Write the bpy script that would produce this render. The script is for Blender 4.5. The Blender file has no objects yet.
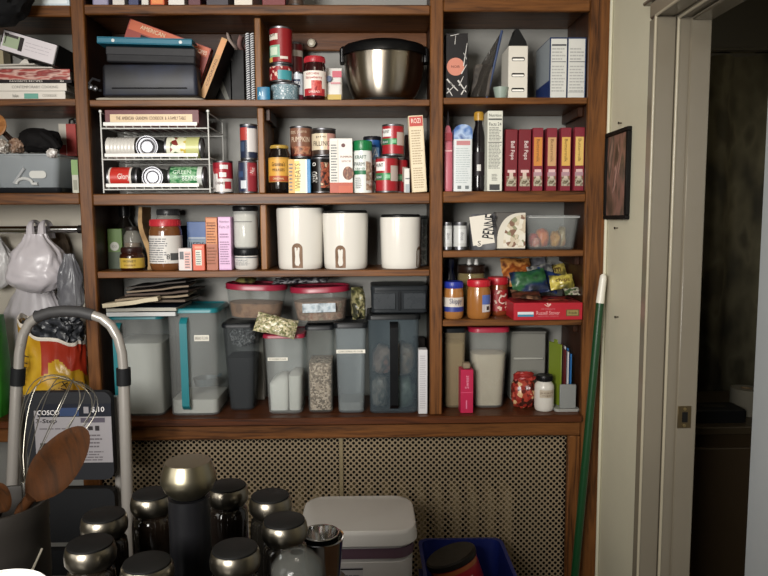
import bpy, bmesh, math, random
from mathutils import Vector, Matrix, noise
random.seed(11)
COL = bpy.context.scene.collection
PI = math.pi
R = math.radians

# ---------------------------------------------------------------- camera
F, D, CZ = 690.0, 2.07, 1.5
sc = bpy.context.scene
cd = bpy.data.cameras.new('camera')
cam = bpy.data.objects.new('camera', cd)
COL.objects.link(cam)
cd.sensor_fit = 'HORIZONTAL'; cd.sensor_width = 36.0
cd.lens = 36.0 * F / 768.0
cd.clip_start = 0.05
ROT = (Matrix.Rotation(R(-1.2), 4, 'Z') @ Matrix.Rotation(R(90 - 5.72), 4, 'X') @ Matrix.Rotation(R(-0.30), 4, 'Z'))
cam.matrix_world = Matrix.Translation((0, -D, CZ)) @ ROT
sc.camera = cam
CAM = Vector((0, -D, CZ))
R3 = ROT.to_3x3()

def ray(px, py):
    return R3 @ Vector(((px - 384) / F, -(py - 288) / F, -1.0))
def at(px, py, Y):
    d = ray(px, py); t = (Y + D) / d.y
    return CAM + d * t
def atx(px, py, X):
    d = ray(px, py); t = X / d.x
    return CAM + d * t
def atz(px, py, Z):
    d = ray(px, py); t = (Z - CZ) / d.z
    return CAM + d * t

# ---------------------------------------------------------------- materials
def lin(h):
    h = h.lstrip('#')
    c = [int(h[i:i + 2], 16) / 255 for i in (0, 2, 4)]
    return tuple((x / 12.92 if x <= 0.04045 else ((x + 0.055) / 1.055) ** 2.4) for x in c) + (1.0,)
MATS = {}
def newmat(name):
    m = bpy.data.materials.new(name); m.use_nodes = True
    nt = m.node_tree
    return m, nt, nt.nodes['Principled BSDF'], nt.nodes['Material Output']
def P(hexc, rough=0.5, metal=0.0, coat=0.0, spec=0.5):
    k = ('p', hexc, rough, metal, coat, spec)
    if k in MATS: return MATS[k]
    if max(lin(hexc)[:3]) < .035 and not metal: spec = min(spec, .22)
    m, nt, b, o = newmat('plain_' + hexc.strip('#'))
    b.inputs['Base Color'].default_value = lin(hexc)
    b.inputs['Roughness'].default_value = rough
    b.inputs['Metallic'].default_value = metal
    b.inputs['Specular IOR Level'].default_value = spec
    b.inputs['Coat Weight'].default_value = coat
    n = nt.nodes.new('ShaderNodeTexNoise'); n.inputs['Scale'].default_value = 35; n.inputs['Detail'].default_value = 3
    mr = nt.nodes.new('ShaderNodeMapRange')
    mr.inputs[3].default_value = max(0.02, rough - 0.06); mr.inputs[4].default_value = min(1, rough + 0.06)
    tc = nt.nodes.new('ShaderNodeTexCoord')
    nt.links.new(tc.outputs['Object'], n.inputs['Vector'])
    nt.links.new(n.outputs['Fac'], mr.inputs[0]); nt.links.new(mr.outputs[0], b.inputs['Roughness'])
    MATS[k] = m; return m
def clear(hexc, alpha=0.35, rough=0.25):
    """see-through plastic or glass: part of the light passes straight, the rest meets the surface"""
    k = ('c', hexc, alpha, rough)
    if k in MATS: return MATS[k]
    m, nt, b, o = newmat('clear_' + hexc.strip('#'))
    b.inputs['Base Color'].default_value = lin(hexc); b.inputs['Roughness'].default_value = rough
    t = nt.nodes.new('ShaderNodeBsdfTransparent'); t.inputs['Color'].default_value = lin('f4f6f6')
    mx = nt.nodes.new('ShaderNodeMixShader'); mx.inputs[0].default_value = alpha
    nt.links.new(t.outputs[0], mx.inputs[1]); nt.links.new(b.outputs[0], mx.inputs[2])
    nt.links.new(mx.outputs[0], o.inputs['Surface'])
    MATS[k] = m; return m
def speck(cols, scale=60, rough=0.5, kind='noise', stretch=(1, 1, 1), coat=0.0, contrast=1):
    """patches of several colours (printed pictures, cloth, food)"""
    k = ('s', tuple(cols), scale, rough, kind, stretch)
    if k in MATS: return MATS[k]
    m, nt, b, o = newmat('speckled')
    tc = nt.nodes.new('ShaderNodeTexCoord'); mp = nt.nodes.new('ShaderNodeMapping')
    mp.inputs['Scale'].default_value = stretch
    nt.links.new(tc.outputs['Object'], mp.inputs[0])
    if kind == 'voronoi':
        n = nt.nodes.new('ShaderNodeTexVoronoi'); n.inputs['Scale'].default_value = scale
        sep = nt.nodes.new('ShaderNodeSeparateColor'); nt.links.new(n.outputs['Color'], sep.inputs[0]); fac = sep.outputs[0]
        lo, hi = 0.0, 1.0
    else:
        n = nt.nodes.new('ShaderNodeTexNoise'); n.inputs['Scale'].default_value = scale; n.inputs['Detail'].default_value = 2.5
        fac = n.outputs['Fac']; lo, hi = 0.33, 0.67
    nt.links.new(mp.outputs[0], n.inputs['Vector'])
    cr = nt.nodes.new('ShaderNodeValToRGB'); cr.color_ramp.interpolation = 'LINEAR' if kind == 'noise' else 'CONSTANT'
    el = cr.color_ramp.elements
    nn = len(cols)
    while len(el) < nn: el.new(0.5)
    for i, c in enumerate(cols):
        el[i].position = lo + (hi - lo) * (i / max(1, nn - 1) if kind == 'noise' else i / nn)
        el[i].color = lin(c)
    nt.links.new(fac, cr.inputs[0]); nt.links.new(cr.outputs[0], b.inputs['Base Color'])
    b.inputs['Roughness'].default_value = rough; b.inputs['Coat Weight'].default_value = coat
    MATS[k] = m; return m
def oak(axis, dark='361d0b', light='724722', rough=0.42, seed=0.0):
    k = ('oak', axis, dark, light, seed)
    if k in MATS: return MATS[k]
    m, nt, b, o = newmat('oak_' + axis)
    tc = nt.nodes.new('ShaderNodeTexCoord'); mp = nt.nodes.new('ShaderNodeMapping')
    s = {'x': (1.6, 22, 22), 'z': (22, 22, 1.6), 'y': (22, 1.6, 22)}[axis]
    mp.inputs['Scale'].default_value = s; mp.inputs['Location'].default_value = (seed, seed, seed)
    nt.links.new(tc.outputs['Object'], mp.inputs[0])
    n1 = nt.nodes.new('ShaderNodeTexNoise'); n1.inputs['Scale'].default_value = 2.2; n1.inputs['Detail'].default_value = 5; n1.inputs['Distortion'].default_value = 1.3
    nt.links.new(mp.outputs[0], n1.inputs['Vector'])
    n2 = nt.nodes.new('ShaderNodeTexNoise'); n2.inputs['Scale'].default_value = 11; n2.inputs['Detail'].default_value = 4
    nt.links.new(mp.outputs[0], n2.inputs['Vector'])
    ma = nt.nodes.new('ShaderNodeMath'); ma.operation = 'MULTIPLY_ADD'; ma.inputs[1].default_value = 0.35
    nt.links.new(n2.outputs['Fac'], ma.inputs[0]); nt.links.new(n1.outputs['Fac'], ma.inputs[2])
    cr = nt.nodes.new('ShaderNodeValToRGB'); el = cr.color_ramp.elements
    el[0].position = 0.46; el[0].color = lin(dark); el[1].position = 0.84; el[1].color = lin(light)
    e = el.new(0.66); a, c = lin(dark), lin(light); e.color = tuple(a[i] * .35 + c[i] * .65 for i in range(4))
    nt.links.new(ma.outputs[0], cr.inputs[0]); nt.links.new(cr.outputs[0], b.inputs['Base Color'])
    b.inputs['Roughness'].default_value = rough; b.inputs['Specular IOR Level'].default_value = .28
    bp = nt.nodes.new('ShaderNodeBump'); bp.inputs['Strength'].default_value = 0.12; bp.inputs['Distance'].default_value = 0.002
    nt.links.new(n2.outputs['Fac'], bp.inputs['Height']); nt.links.new(bp.outputs[0], b.inputs['Normal'])
    MATS[k] = m; return m
def paint(hexc, rough=0.55, bump=0.15, scale=40):
    k = ('paint', hexc, rough)
    if k in MATS: return MATS[k]
    m, nt, b, o = newmat('painted_' + hexc)
    tc = nt.nodes.new('ShaderNodeTexCoord')
    n = nt.nodes.new('ShaderNodeTexNoise'); n.inputs['Scale'].default_value = 3.0; n.inputs['Detail'].default_value = 4
    nt.links.new(tc.outputs['Object'], n.inputs['Vector'])
    cr = nt.nodes.new('ShaderNodeValToRGB'); c = lin(hexc)
    cr.color_ramp.elements[0].position = .3; cr.color_ramp.elements[0].color = tuple(x * .9 for x in c[:3]) + (1,)
    cr.color_ramp.elements[1].position = .7; cr.color_ramp.elements[1].color = c
    nt.links.new(n.outputs['Fac'], cr.inputs[0]); nt.links.new(cr.outputs[0], b.inputs['Base Color'])
    n2 = nt.nodes.new('ShaderNodeTexNoise'); n2.inputs['Scale'].default_value = scale; n2.inputs['Detail'].default_value = 3
    nt.links.new(tc.outputs['Object'], n2.inputs['Vector'])
    bp = nt.nodes.new('ShaderNodeBump'); bp.inputs['Strength'].default_value = bump; bp.inputs['Distance'].default_value = 0.003
    nt.links.new(n2.outputs['Fac'], bp.inputs['Height']); nt.links.new(bp.outputs[0], b.inputs['Normal'])
    b.inputs['Roughness'].default_value = rough
    MATS[k] = m; return m

STEEL = P('c8c4bc', 0.24, 1.0)
BRUSH = P('bdb6a8', 0.34, 1.0)
TIN = P('7e7e82', .40, 1.0)
CHROME = P('d8d8d8', 0.12, 1.0)
BLACK = P('0c0c0d', 0.4)
MATTEBLACK = P('0c0c0d', 0.65)
WHITE = P('e8e6e0', 0.45)
PAPER = P('dcd8cc', 0.7)
INK = P('26262a', 0.6)
GREYINK = P('6b6b70', 0.6)
WOODZ, WOODX, WOODY = oak('z'), oak('x'), oak('y', '201006', '40240f')

# ---------------------------------------------------------------- mesh builder
class MB:
    def __init__(s): s.v = []; s.f = []; s.mi = []
    def add(s, vs, fs, mi=0, mtx=None):
        b = len(s.v)
        s.v += [tuple(mtx @ Vector(p)) if mtx else tuple(p) for p in vs]
        s.f += [tuple(b + i for i in f) for f in fs]; s.mi += [mi] * len(fs)
        return s
    def box(s, x0, x1, y0, y1, z0, z1, mi=0, b=0.0, mtx=None):
        if x1 < x0: x0, x1 = x1, x0
        if y1 < y0: y0, y1 = y1, y0
        if z1 < z0: z0, z1 = z1, z0
        b = min(b, (x1 - x0) * .45, (y1 - y0) * .45, (z1 - z0) * .45)
        if b <= 0:
            vs = [(x, y, z) for x in (x0, x1) for y in (y0, y1) for z in (z0, z1)]
            fs = [(0, 1, 3, 2), (4, 6, 7, 5), (0, 4, 5, 1), (2, 3, 7, 6), (0, 2, 6, 4), (1, 5, 7, 3)]
            return s.add(vs, fs, mi, mtx)
        lo, hi = (x0, y0, z0), (x1, y1, z1)
        bm = bmesh.new()
        for i in (0, 1):
            for j in (0, 1):
                for k in (0, 1):
                    c = [(lo, hi)[q][a] for a, q in enumerate((i, j, k))]
                    sg = [1 if q == 0 else -1 for q in (i, j, k)]
                    for a in range(3):
                        p = [c[t] + (sg[t] * b if t != a else 0) for t in range(3)]
                        bm.verts.new(p)
        r = bmesh.ops.convex_hull(bm, input=bm.verts[:])
        bmesh.ops.recalc_face_normals(bm, faces=bm.faces[:])
        bm.verts.index_update()
        s.add([v.co[:] for v in bm.verts], [[v.index for v in f.verts] for f in bm.faces], mi, mtx)
        bm.free(); return s
    def lathe(s, prof, n=28, cx=0, cy=0, sx=1, sy=1, mi=0, mtx=None, a0=None, a1=None):
        """prof (r, z) from bottom to top, outside; r = 0 closes"""
        full = a0 is None
        if full: angs = [2 * PI * i / n for i in range(n)]
        else: angs = [a0 + (a1 - a0) * i / n for i in range(n + 1)]
        vs, rows = [], []
        for r, z in prof:
            if r <= 1e-7: rows.append([len(vs)]); vs.append((cx, cy, z))
            else:
                rows.append([len(vs) + i for i in range(len(angs))])
                vs += [(cx + r * sx * math.sin(a), cy - r * sy * math.cos(a), z) for a in angs]
        fs = []
        m = len(angs)
        for A, B in zip(rows, rows[1:]):
            for i in range(m if full else m - 1):
                j = (i + 1) % m
                if len(A) == 1 and len(B) == 1: continue
                if len(A) == 1: fs.append((A[0], B[j], B[i]))
                elif len(B) == 1: fs.append((A[i], A[j], B[0]))
                else: fs.append((A[i], A[j], B[j], B[i]))
        return s.add(vs, fs, mi, mtx)
    def tube(s, pts, r, n=8, closed=False, mi=0, mtx=None, caps=True):
        pts = [Vector(p) for p in pts]; m = len(pts)
        rr = r if isinstance(r, (list, tuple)) else [r] * m
        tans = []
        for i in range(m):
            if closed: t = pts[(i + 1) % m] - pts[i - 1]
            else: t = pts[min(i + 1, m - 1)] - pts[max(i - 1, 0)]
            tans.append(t.normalized())
        up = Vector((0, 0, 1)) if abs(tans[0].z) < .9 else Vector((1, 0, 0))
        nrm = tans[0].cross(up).normalized()
        vs = []
        for i in range(m):
            nrm = (nrm - tans[i] * nrm.dot(tans[i])).normalized()
            bi = tans[i].cross(nrm)
            vs += [pts[i] + (nrm * math.cos(2 * PI * k / n) + bi * math.sin(2 * PI * k / n)) * rr[i] for k in range(n)]
        fs = []
        for i in range(m if closed else m - 1):
            a, b2 = i * n, ((i + 1) % m) * n
            for k in range(n):
                l = (k + 1) % n
                fs.append((a + k, a + l, b2 + l, b2 + k))
        if not closed and caps:
            fs.append(tuple(range(n - 1, -1, -1))); fs.append(tuple((m - 1) * n + k for k in range(n)))
        return s.add(vs, fs, mi, mtx)
    def prism(s, poly, y0, y1, mi=0, mtx=None):
        """poly: (x, z) counter-clockwise seen from -Y; extruded from y0 (front) to y1"""
        n = len(poly)
        vs = [(x, y0, z) for x, z in poly] + [(x, y1, z) for x, z in poly]
        fs = [tuple(range(n)), tuple(range(2 * n - 1, n - 1, -1))]
        for i in range(n):
            j = (i + 1) % n; fs.append((j, i, n + i, n + j))
        return s.add(vs, fs, mi, mtx)
    def rloft(s, rings, k=5, mi=0, caps=(True, True), mtx=None):
        """rings: (z, w, d, r[, cx, cy]) rounded rectangles"""
        vs, n = [], 4 * (k + 1)
        for q in rings:
            z, w, d, r = q[:4]; cx, cy = (q[4], q[5]) if len(q) > 4 else (0, 0)
            r = min(r, w / 2 - 1e-5, d / 2 - 1e-5)
            for ci, (ex, ey, a0) in enumerate(((1, -1, -90), (1, 1, 0), (-1, 1, 90), (-1, -1, 180))):
                for t in range(k + 1):
                    a = R(a0 + 90 * t / k)
                    vs.append((cx + ex * (w / 2 - r) + r * math.cos(a), cy + ey * (d / 2 - r) + r * math.sin(a), z))
        fs = []
        for i in range(len(rings) - 1):
            for j in range(n):
                l = (j + 1) % n
                fs.append((i * n + j, i * n + l, (i + 1) * n + l, (i + 1) * n + j))
        if caps[0]: fs.append(tuple(range(n - 1, -1, -1)))
        if caps[1]: fs.append(tuple((len(rings) - 1) * n + j for j in range(n)))
        return s.add(vs, fs, mi, mtx)
    def quad(s, u0, u1, v0, v1, y, mi=0):
        return s.add([(u0, y, v0), (u1, y, v0), (u1, y, v1), (u0, y, v1)], [(0, 1, 2, 3)], mi)
    def build(s, name, mats, parent=None, smooth=True, ang=38):
        me = bpy.data.meshes.new(name); me.from_pydata(s.v, [], s.f); me.update()
        ms = mats if isinstance(mats, (list, tuple)) else [mats]
        for m in ms: me.materials.append(m)
        if len(ms) > 1:
            for p, i in zip(me.polygons, s.mi): p.material_index = i
        if smooth and s.f:
            me.shade_smooth(); me.set_sharp_from_angle(angle=R(ang))
        o = bpy.data.objects.new(name, me); COL.objects.link(o)
        if parent: o.parent = parent
        return o

def tag(o, label, cat, group=None, kind=None):
    if label: o['label'] = label
    if cat: o['category'] = cat
    if group: o['group'] = group
    if kind: o['kind'] = kind
    return o
def thing(name, label, cat, loc=(0, 0, 0), rz=0, ry=0, rx=0, group=None):
    o = bpy.data.objects.new(name, None); COL.objects.link(o)
    o.empty_display_size = 0.05
    o.location = loc; o.rotation_euler = (rx, ry, rz)
    return tag(o, label, cat, group)
def struct(o):
    o['kind'] = 'structure'; return o
def shell(mb, name, mats, **k): return struct(mb.build(name, mats, **k))

# ---------------------------------------------------------------- lettering
_TXT = {}
def text_mesh(t):
    if t in _TXT: return _TXT[t]
    cu = bpy.data.curves.new('t', 'FONT'); cu.body = t; cu.resolution_u = 2; cu.fill_mode = 'FRONT'
    ob = bpy.data.objects.new('t', cu)
    me = bpy.data.meshes.new_from_object(ob)
    vs = [v.co.copy() for v in me.vertices]; fs = [tuple(p.vertices) for p in me.polygons]
    bpy.data.objects.remove(ob); bpy.data.curves.remove(cu); bpy.data.meshes.remove(me)
    x0 = min(v.x for v in vs); x1 = max(v.x for v in vs); y0 = min(v.y for v in vs); y1 = max(v.y for v in vs)
    vs = [((v.x - x0) / (x1 - x0) - .5, (v.y - y0) / (y1 - y0) - .5) for v in vs]
    out = []
    for f in fs:  # keep the printed side facing outwards
        a = sum(vs[f[i]][0] * vs[f[(i + 1) % len(f)]][1] - vs[f[(i + 1) % len(f)]][0] * vs[f[i]][1] for i in range(len(f)))
        out.append(f if a > 0 else f[::-1])
    _TXT[t] = (vs, out); return _TXT[t]
def text(t, mat, parent, cx, cz, w, h, y=-0.0012, rot=0, name='lettering'):
    """flat lettering on a face that looks to -Y; w along the line of text, h its height"""
    vs, fs = text_mesh(t); c, s_ = math.cos(R(rot)), math.sin(R(rot))
    pts = []
    for u, v in vs:
        a, b = u * w, v * h
        pts.append((cx + a * c - b * s_, y, cz + a * s_ + b * c))
    return MB().add(pts, fs).build(name, mat, parent, smooth=False)
def text_cyl(t, mat, parent, r, ang, cz, w, h, rot=0, name='lettering', sx=1, sy=1):
    vs, fs = text_mesh(t); c, s_ = math.cos(R(rot)), math.sin(R(rot)); pts = []
    for u, v in vs:
        a, b = u * w, v * h
        x, z = a * c - b * s_, a * s_ + b * c
        q = R(ang) + x / r
        pts.append(((r + .0012) * sx * math.sin(q), -(r + .0012) * sy * math.cos(q), cz + z))
    return MB().add(pts, fs).build(name, mat, parent, smooth=False)
def lines(mb, u0, u1, v0, v1, n, y, mi=0, fill=.42):
    """fine print too small to read: rows of short dark runs"""
    dv = (v1 - v0) / n
    for i in range(n):
        v = v1 - (i + .75) * dv; u = u0; end = u1 - random.random() * (u1 - u0) * .25
        while u < end - 1e-6:
            l = min((u1 - u0) * random.uniform(.1, .3), end - u)
            mb.quad(u, u + l, v, v + dv * fill, y, mi); u += l + (u1 - u0) * .035
    return mb
# ---------------------------------------------------------------- where the shelves are
ZTOP = at(300, 4.5, 0).z             # board above the first row
ZTOPB = at(300, 14.5, 0).z
ZA, ZAR = at(340, 99, 0).z, at(510, 97, 0).z
ZB, ZBR = at(300, 193, 0).z, at(510, 191, 0).z
ZBB = at(300, 204.5, 0).z
ZC, ZCR = at(300, 270.5, 0).z, at(510, 250.5, 0).z
ZDR = at(510, 320, 0).z
ZE = at(300, 418.3, -0.02).z
ZEB = at(300, 426, -0.02).z
ZAP = at(300, 439, 0).z
ZAL, ZBL = at(40, 98.5, 0).z, at(40, 193, 0).z
DEPTH = 0.25
EPS = 0.0008
XW = at(605.6, 219, 0).x + 0.004

def slot(x0, x1, top, Y, zb):
    m = (x0 + x1) / 2
    a, b = at(x0, top + 12, Y).x, at(x1, top + 12, Y).x
    return (a + b) / 2, abs(b - a), at(m, top, Y).z - zb

# ---------------------------------------------------------------- boxes and books
def carton(label, x0, x1, top, Yf, zb, dep, col, panels=(), texts=(), fine=(), name='food_box', cat='box', ry=0, rz=0, rx=0,
           group=None, rough=.45, bev=.0012, side=None, h=None, body='carton_body', finecol=None):
    cx, w, hh = slot(x0, x1, top, Yf, zb); h = h or hh
    t = thing(name, label, cat, (cx, Yf, zb + EPS), R(rz), R(ry), R(rx), group)
    mat = col if not isinstance(col, str) else P(col, rough)
    mb, ms = MB().box(-w / 2, w / 2, 0, dep, 0, h, b=bev), [mat]
    if panels or side:
        for i, (u0, u1, v0, v1, m) in enumerate(panels):
            m = m if not isinstance(m, str) else P(m, rough)
            mb.quad((u0 - .5) * w, (u1 - .5) * w, v0 * h, v1 * h, -.0003 - .00012 * i, len(ms)); ms.append(m)
        if side:   # a printed side face: (which, v0, v1, mat) ...
            for which, v0, v1, m in side:
                m = m if not isinstance(m, str) else P(m, rough)
                x = (w / 2 + .0004) if which == 'r' else -(w / 2 + .0004)
                q = [(x, .002, v0 * h), (x, dep - .002, v0 * h), (x, dep - .002, v1 * h), (x, .002, v1 * h)]
                mb.add(q if which == 'r' else [q[i] for i in (1, 0, 3, 2)], [(0, 1, 2, 3)], len(ms)); ms.append(m)
    mb.build(body, ms, t)
    if fine:
        mb = MB()
        for (u0, u1, v0, v1, n) in fine: lines(mb, (u0 - .5) * w, (u1 - .5) * w, v0 * h, v1 * h, n, -.0011)
        mb.build('fine_print', finecol or GREYINK, t, smooth=False)
    for q in texts:
        s, u, v, tw, th, m = q[:6]; rot = q[6] if len(q) > 6 else 0
        m = m if not isinstance(m, str) else P(m, .5)
        if rot in (90, -90): tw, th = tw * h, th * w
        else: tw, th = tw * w, th * h
        text(s, m, t, (u - .5) * w, v * h, tw, th, -.0013, rot)
    return t

def book(label, cx, Y, zb, w, dep, h, cover, pages='d8d2c2', name='book', cat='book', rz=0, ry=0, rx=0, group=None, spine_front=True, texts=(), band=None):
    """a book lying flat, its spine to the viewer: covers, page block and spine"""
    t = thing(name, label, cat, (cx, Y, zb + EPS), R(rz), R(ry), R(rx), group)
    cm = cover if not isinstance(cover, str) else P(cover, .4)
    c = .0025
    mb = MB()
    mb.box(-w / 2, w / 2, 0, dep, 0, c); mb.box(-w / 2, w / 2, 0, dep, h - c, h)
    mb.box(-w / 2, w / 2, 0, c, c, h - c)
    mb.build('cover', cm, t)
    MB().box(-w / 2 + .004, w / 2 - .004, c + .0003, dep - .005, c + .0002, h - c - .0002).build('pages', P(pages, .8), t)
    if band:
        mb = MB(); ms = []
        for i, (u0, u1, v0, v1, m) in enumerate(band):
            mb.quad((u0 - .5) * w, (u1 - .5) * w, v0 * h, v1 * h, -.0003 - .0001 * i, i); ms.append(m if not isinstance(m, str) else P(m, .5))
        mb.build('printed_pattern', ms, t, smooth=False)
    for (s, u, v, tw, th, m) in texts:
        text(s, m if not isinstance(m, str) else P(m, .5), t, (u - .5) * w, v * h, tw * w, th * h, -.0012)
    return t

# ---------------------------------------------------------------- cans, jars, tubs
def can(label, x0, x1, top, Y, zb, bands, texts=(), patches=(), group=None, name='tin_can', cat='can', lying=0, h=None, lid=None, rz=0, end=None, w=None, cx=None):
    """upright tin; Y is its axis.  bands (v0, v1, material), patches (a0, a1, v0, v1, material) on the paper label"""
    if cx is None: cx, w, hh = slot(x0, x1, top, Y, zb); h = h or hh
    r = w / 2
    t = thing(name, label, cat, (cx, Y, zb + EPS), R(rz), 0, 0, group)
    k = min(.003, h * .05)
    MB().lathe([(0, k), (r * .86, k), (r * .9, 0), (r * .98, 0), (r, k * .5), (r, k), (r * .965, k * 1.8), (r * .965, h - k * 1.8), (r, h - k), (r, h - k * .4),
                (r * .97, h), (r * .9, h), (r * .87, h - k), (r * .6, h - k * .8), (r * .55, h - k * 1.1), (0, h - k * 1.1)]).build('can_body', TIN, t)
    rl = r * .985
    mb, ms = MB(), []
    for v0, v1, m in bands:
        mb.lathe([(rl, k * 2 + v0 * (h - 4 * k)), (rl, k * 2 + v1 * (h - 4 * k))], mi=len(ms)); ms.append(m if not isinstance(m, str) else P(m, .35))
    for i, (a0, a1, v0, v1, m) in enumerate(patches):
        rp = rl + .0003 * (i + 1)
        mb.lathe([(rp, k * 2 + v0 * (h - 4 * k)), (rp, k * 2 + v1 * (h - 4 * k))], n=max(3, int(abs(a1 - a0) / 8)), a0=R(a0), a1=R(a1), mi=len(ms)); ms.append(m if not isinstance(m, str) else P(m, .35))
    lb = None
    if ms: lb = mb.build('paper_label', ms, t)
    for q in texts:
        s, a, v, tw, th, m = q[:6]; rot = q[6] if len(q) > 6 else 0
        text_cyl(s, m if not isinstance(m, str) else P(m, .5), lb, rl + .0003 * len(patches), a, v * h, tw * w, th * h, rot)
    if lid:
        MB().lathe([(r * 1.02, h - .008), (r * 1.03, h - .006), (r * 1.03, h + .002), (r * .98, h + .004), (0, h + .004)]).build('lid', P(lid, .4), t)
    return t
def lying_can(label, px0, px1, py0, py1, Yc, zb, bands, texts=(), patches=(), endon=False, group=None, ribs=0, len_=.1, dia=None):
    """tin on its side: axis along X, or end towards the viewer"""
    p0, p1 = at(px0, (py0 + py1) / 2, Yc), at(px1, (py0 + py1) / 2, Yc)
    w = p1.x - p0.x; cx = (p0.x + p1.x) / 2
    dd = dia or (at(px0, py0, Yc).z - at(px0, py1, Yc).z)
    t = thing('tin_can', label, 'can', (cx, Yc, zb + EPS), 0, 0, 0, group)
    L = len_ if endon else w
    r = (w if endon else dd) / 2
    if endon: M = Matrix.Translation((0, -L / 2 + .0, r)) @ Matrix.Rotation(R(-90), 4, 'X')
    else: M = Matrix.Translation((-L / 2, 0, r)) @ Matrix.Rotation(R(90), 4, 'Y')
    k = .003
    pr = [(0, k), (r * .5, k), (r * .55, k * 1.6), (r * .62, k), (r * .8, k), (r * .84, k * 1.5), (r * .9, 0), (r * .98, 0), (r, k), (r * .965, k * 2)]
    if ribs:
        for i in range(ribs):
            z = k * 2 + (L - 4 * k) * (i + .5) / ribs
            pr += [(r * .965, z - .003), (r * .925, z), (r * .965, z + .003)]
    pr += [(r * .965, L - k * 2), (r, L - k), (r * .98, L), (r * .9, L), (r * .84, L - k * 1.5), (r * .8, L - k), (0, L - k)]
    MB().lathe(pr, mtx=M).build('can_body', TIN if not ribs else P('d9d6d0', .4, .15), t)
    if bands:
        mb, ms = MB(), []
        rl = r * .985
        for v0, v1, m in bands:
            mb.lathe([(rl, 2 * k + v0 * (L - 4 * k)), (rl, 2 * k + v1 * (L - 4 * k))], mi=len(ms), mtx=M); ms.append(m if not isinstance(m, str) else P(m, .35))
        lb = mb.build('paper_label', ms, t)
        for (s, u, v, tw, th, m) in texts:   # on the side that faces the viewer
            vs, fs = text_mesh(s); pts = []
            for a, b in vs:
                q = b * th * 2 * r / r + (v - .5) * 2
                pts.append(((u - .5) * L + a * tw * L, -(rl + .001) * math.cos(q), r + (rl + .001) * math.sin(q)))
            MB().add(pts, fs).build('lettering', m if not isinstance(m, str) else P(m, .5), lb, smooth=False)
    return t

def jar(label, x0, x1, top, Y, zb, body, lid, lid_h=.018, neck=.86, band=None, texts=(), patches=(), group=None, name='food_jar', cat='jar', lid_r=.9, shoulder=.16, h=None, fine=None, coat=.4):
    cx, w, hh = slot(x0, x1, top, Y, zb); h = h or hh; r = w / 2
    t = thing(name, label, cat, (cx, Y, zb + EPS), 0, 0, 0, group)
    hb = h - lid_h; s = shoulder * h
    bm_ = body if not isinstance(body, str) else P(body, .18, 0, coat)
    MB().lathe([(0, .002), (r * .8, .002), (r * .86, 0), (r * .95, .004), (r, .014), (r, hb - s), (r * .97, hb - s * .6), (r * neck, hb - s * .12), (r * neck, hb), (0, hb)]).build('jar_body', bm_, t)
    lm = lid if not isinstance(lid, str) else P(lid, .35)
    rl = r * lid_r
    mb = MB(); prof = [(0, hb + .0003), (rl * .97, hb + .0003), (rl, hb + .002), (rl, h - .003), (rl * .95, h), (rl * .86, h - .0008), (0, h - .0008)]
    mb.lathe(prof, n=32)
    for i in range(32):   # grip ridges
        a = 2 * PI * i / 32
        mb.box(-.0008, .0008, -rl - .0009, -rl + .001, hb + .003, h - .004, mtx=Matrix.Rotation(a, 4, 'Z'))
    mb.build('lid', lm, t)
    if band or patches:
        mb, ms = MB(), []
        for v0, v1, m in (band or ()):
            mb.lathe([(r + .0005, v0 * h), (r + .0005, v1 * h)], mi=len(ms)); ms.append(m if not isinstance(m, str) else P(m, .45))
        for i, (a0, a1, v0, v1, m) in enumerate(patches):
            rp = r + .0008 + .0003 * i
            mb.lathe([(rp, v0 * h), (rp, v1 * h)], n=max(3, int(abs(a1 - a0) / 8)), a0=R(a0), a1=R(a1), mi=len(ms)); ms.append(m if not isinstance(m, str) else P(m, .45))
        lb = mb.build('paper_label', ms, t)
        rr = r + .0008 + .0003 * len(patches)
        for q in texts:
            st, a, v, tw, th, m = q[:6]; rot = q[6] if len(q) > 6 else 0
            text_cyl(st, m if not isinstance(m, str) else P(m, .5), lb, rr, a, v * h, tw * w, th * h, rot)
        if fine:
            mb = MB()
            for (a0, a1, v0, v1, n) in fine:
                m2 = MB(); lines(m2, R(a0), R(a1), v0 * h, v1 * h, n, 0)
                mb.add([((rr + .0006) * math.sin(x), -(rr + .0006) * math.cos(x), z) for x, y, z in m2.v], m2.f)
            mb.build('fine_print', GREYINK, lb, smooth=False)
    return t

def hollow(mb, w0, d0, w1, d1, h, r, th=.002, lip=0, cy=0, z0=0):
    """open tapered tub with thickness"""
    mb.rloft([(z0, w0 - .006, d0 - .006, r, 0, cy), (z0 + .004, w0, d0, r, 0, cy), (h - .006, w1, d1, r, 0, cy), (h - .005, w1 + lip, d1 + lip, r, 0, cy), (h, w1 + lip, d1 + lip, r, 0, cy),
              (h, w1 - 2 * th, d1 - 2 * th, r, 0, cy), (z0 + .006, w0 - 2 * th, d0 - 2 * th, r, 0, cy)], caps=(True, True))
    return mb
def filling(mb, w0, d0, w1, d1, h, r, f0, f1, cy=0, lump=0, seed=0):
    """contents of a tub from the floor up to f1 (0..1)"""
    th = .0045
    def wd(f): return w0 + (w1 - w0) * f - 2 * th, d0 + (d1 - d0) * f - 2 * th
    rings = []
    for f in (f0, f1):
        w, d = wd(f); rings.append((.007 + f * (h - .02), w, d, r, 0, cy))
    w, d = wd(f1)
    rings.append((rings[-1][0] + lump * .6, w * .6, d * .6, r * .6, w * .06, cy)); rings.append((rings[-1][0] + lump * .4, w * .25, d * .25, r * .2, w * .1, cy))
    return mb.rloft(rings)

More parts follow.
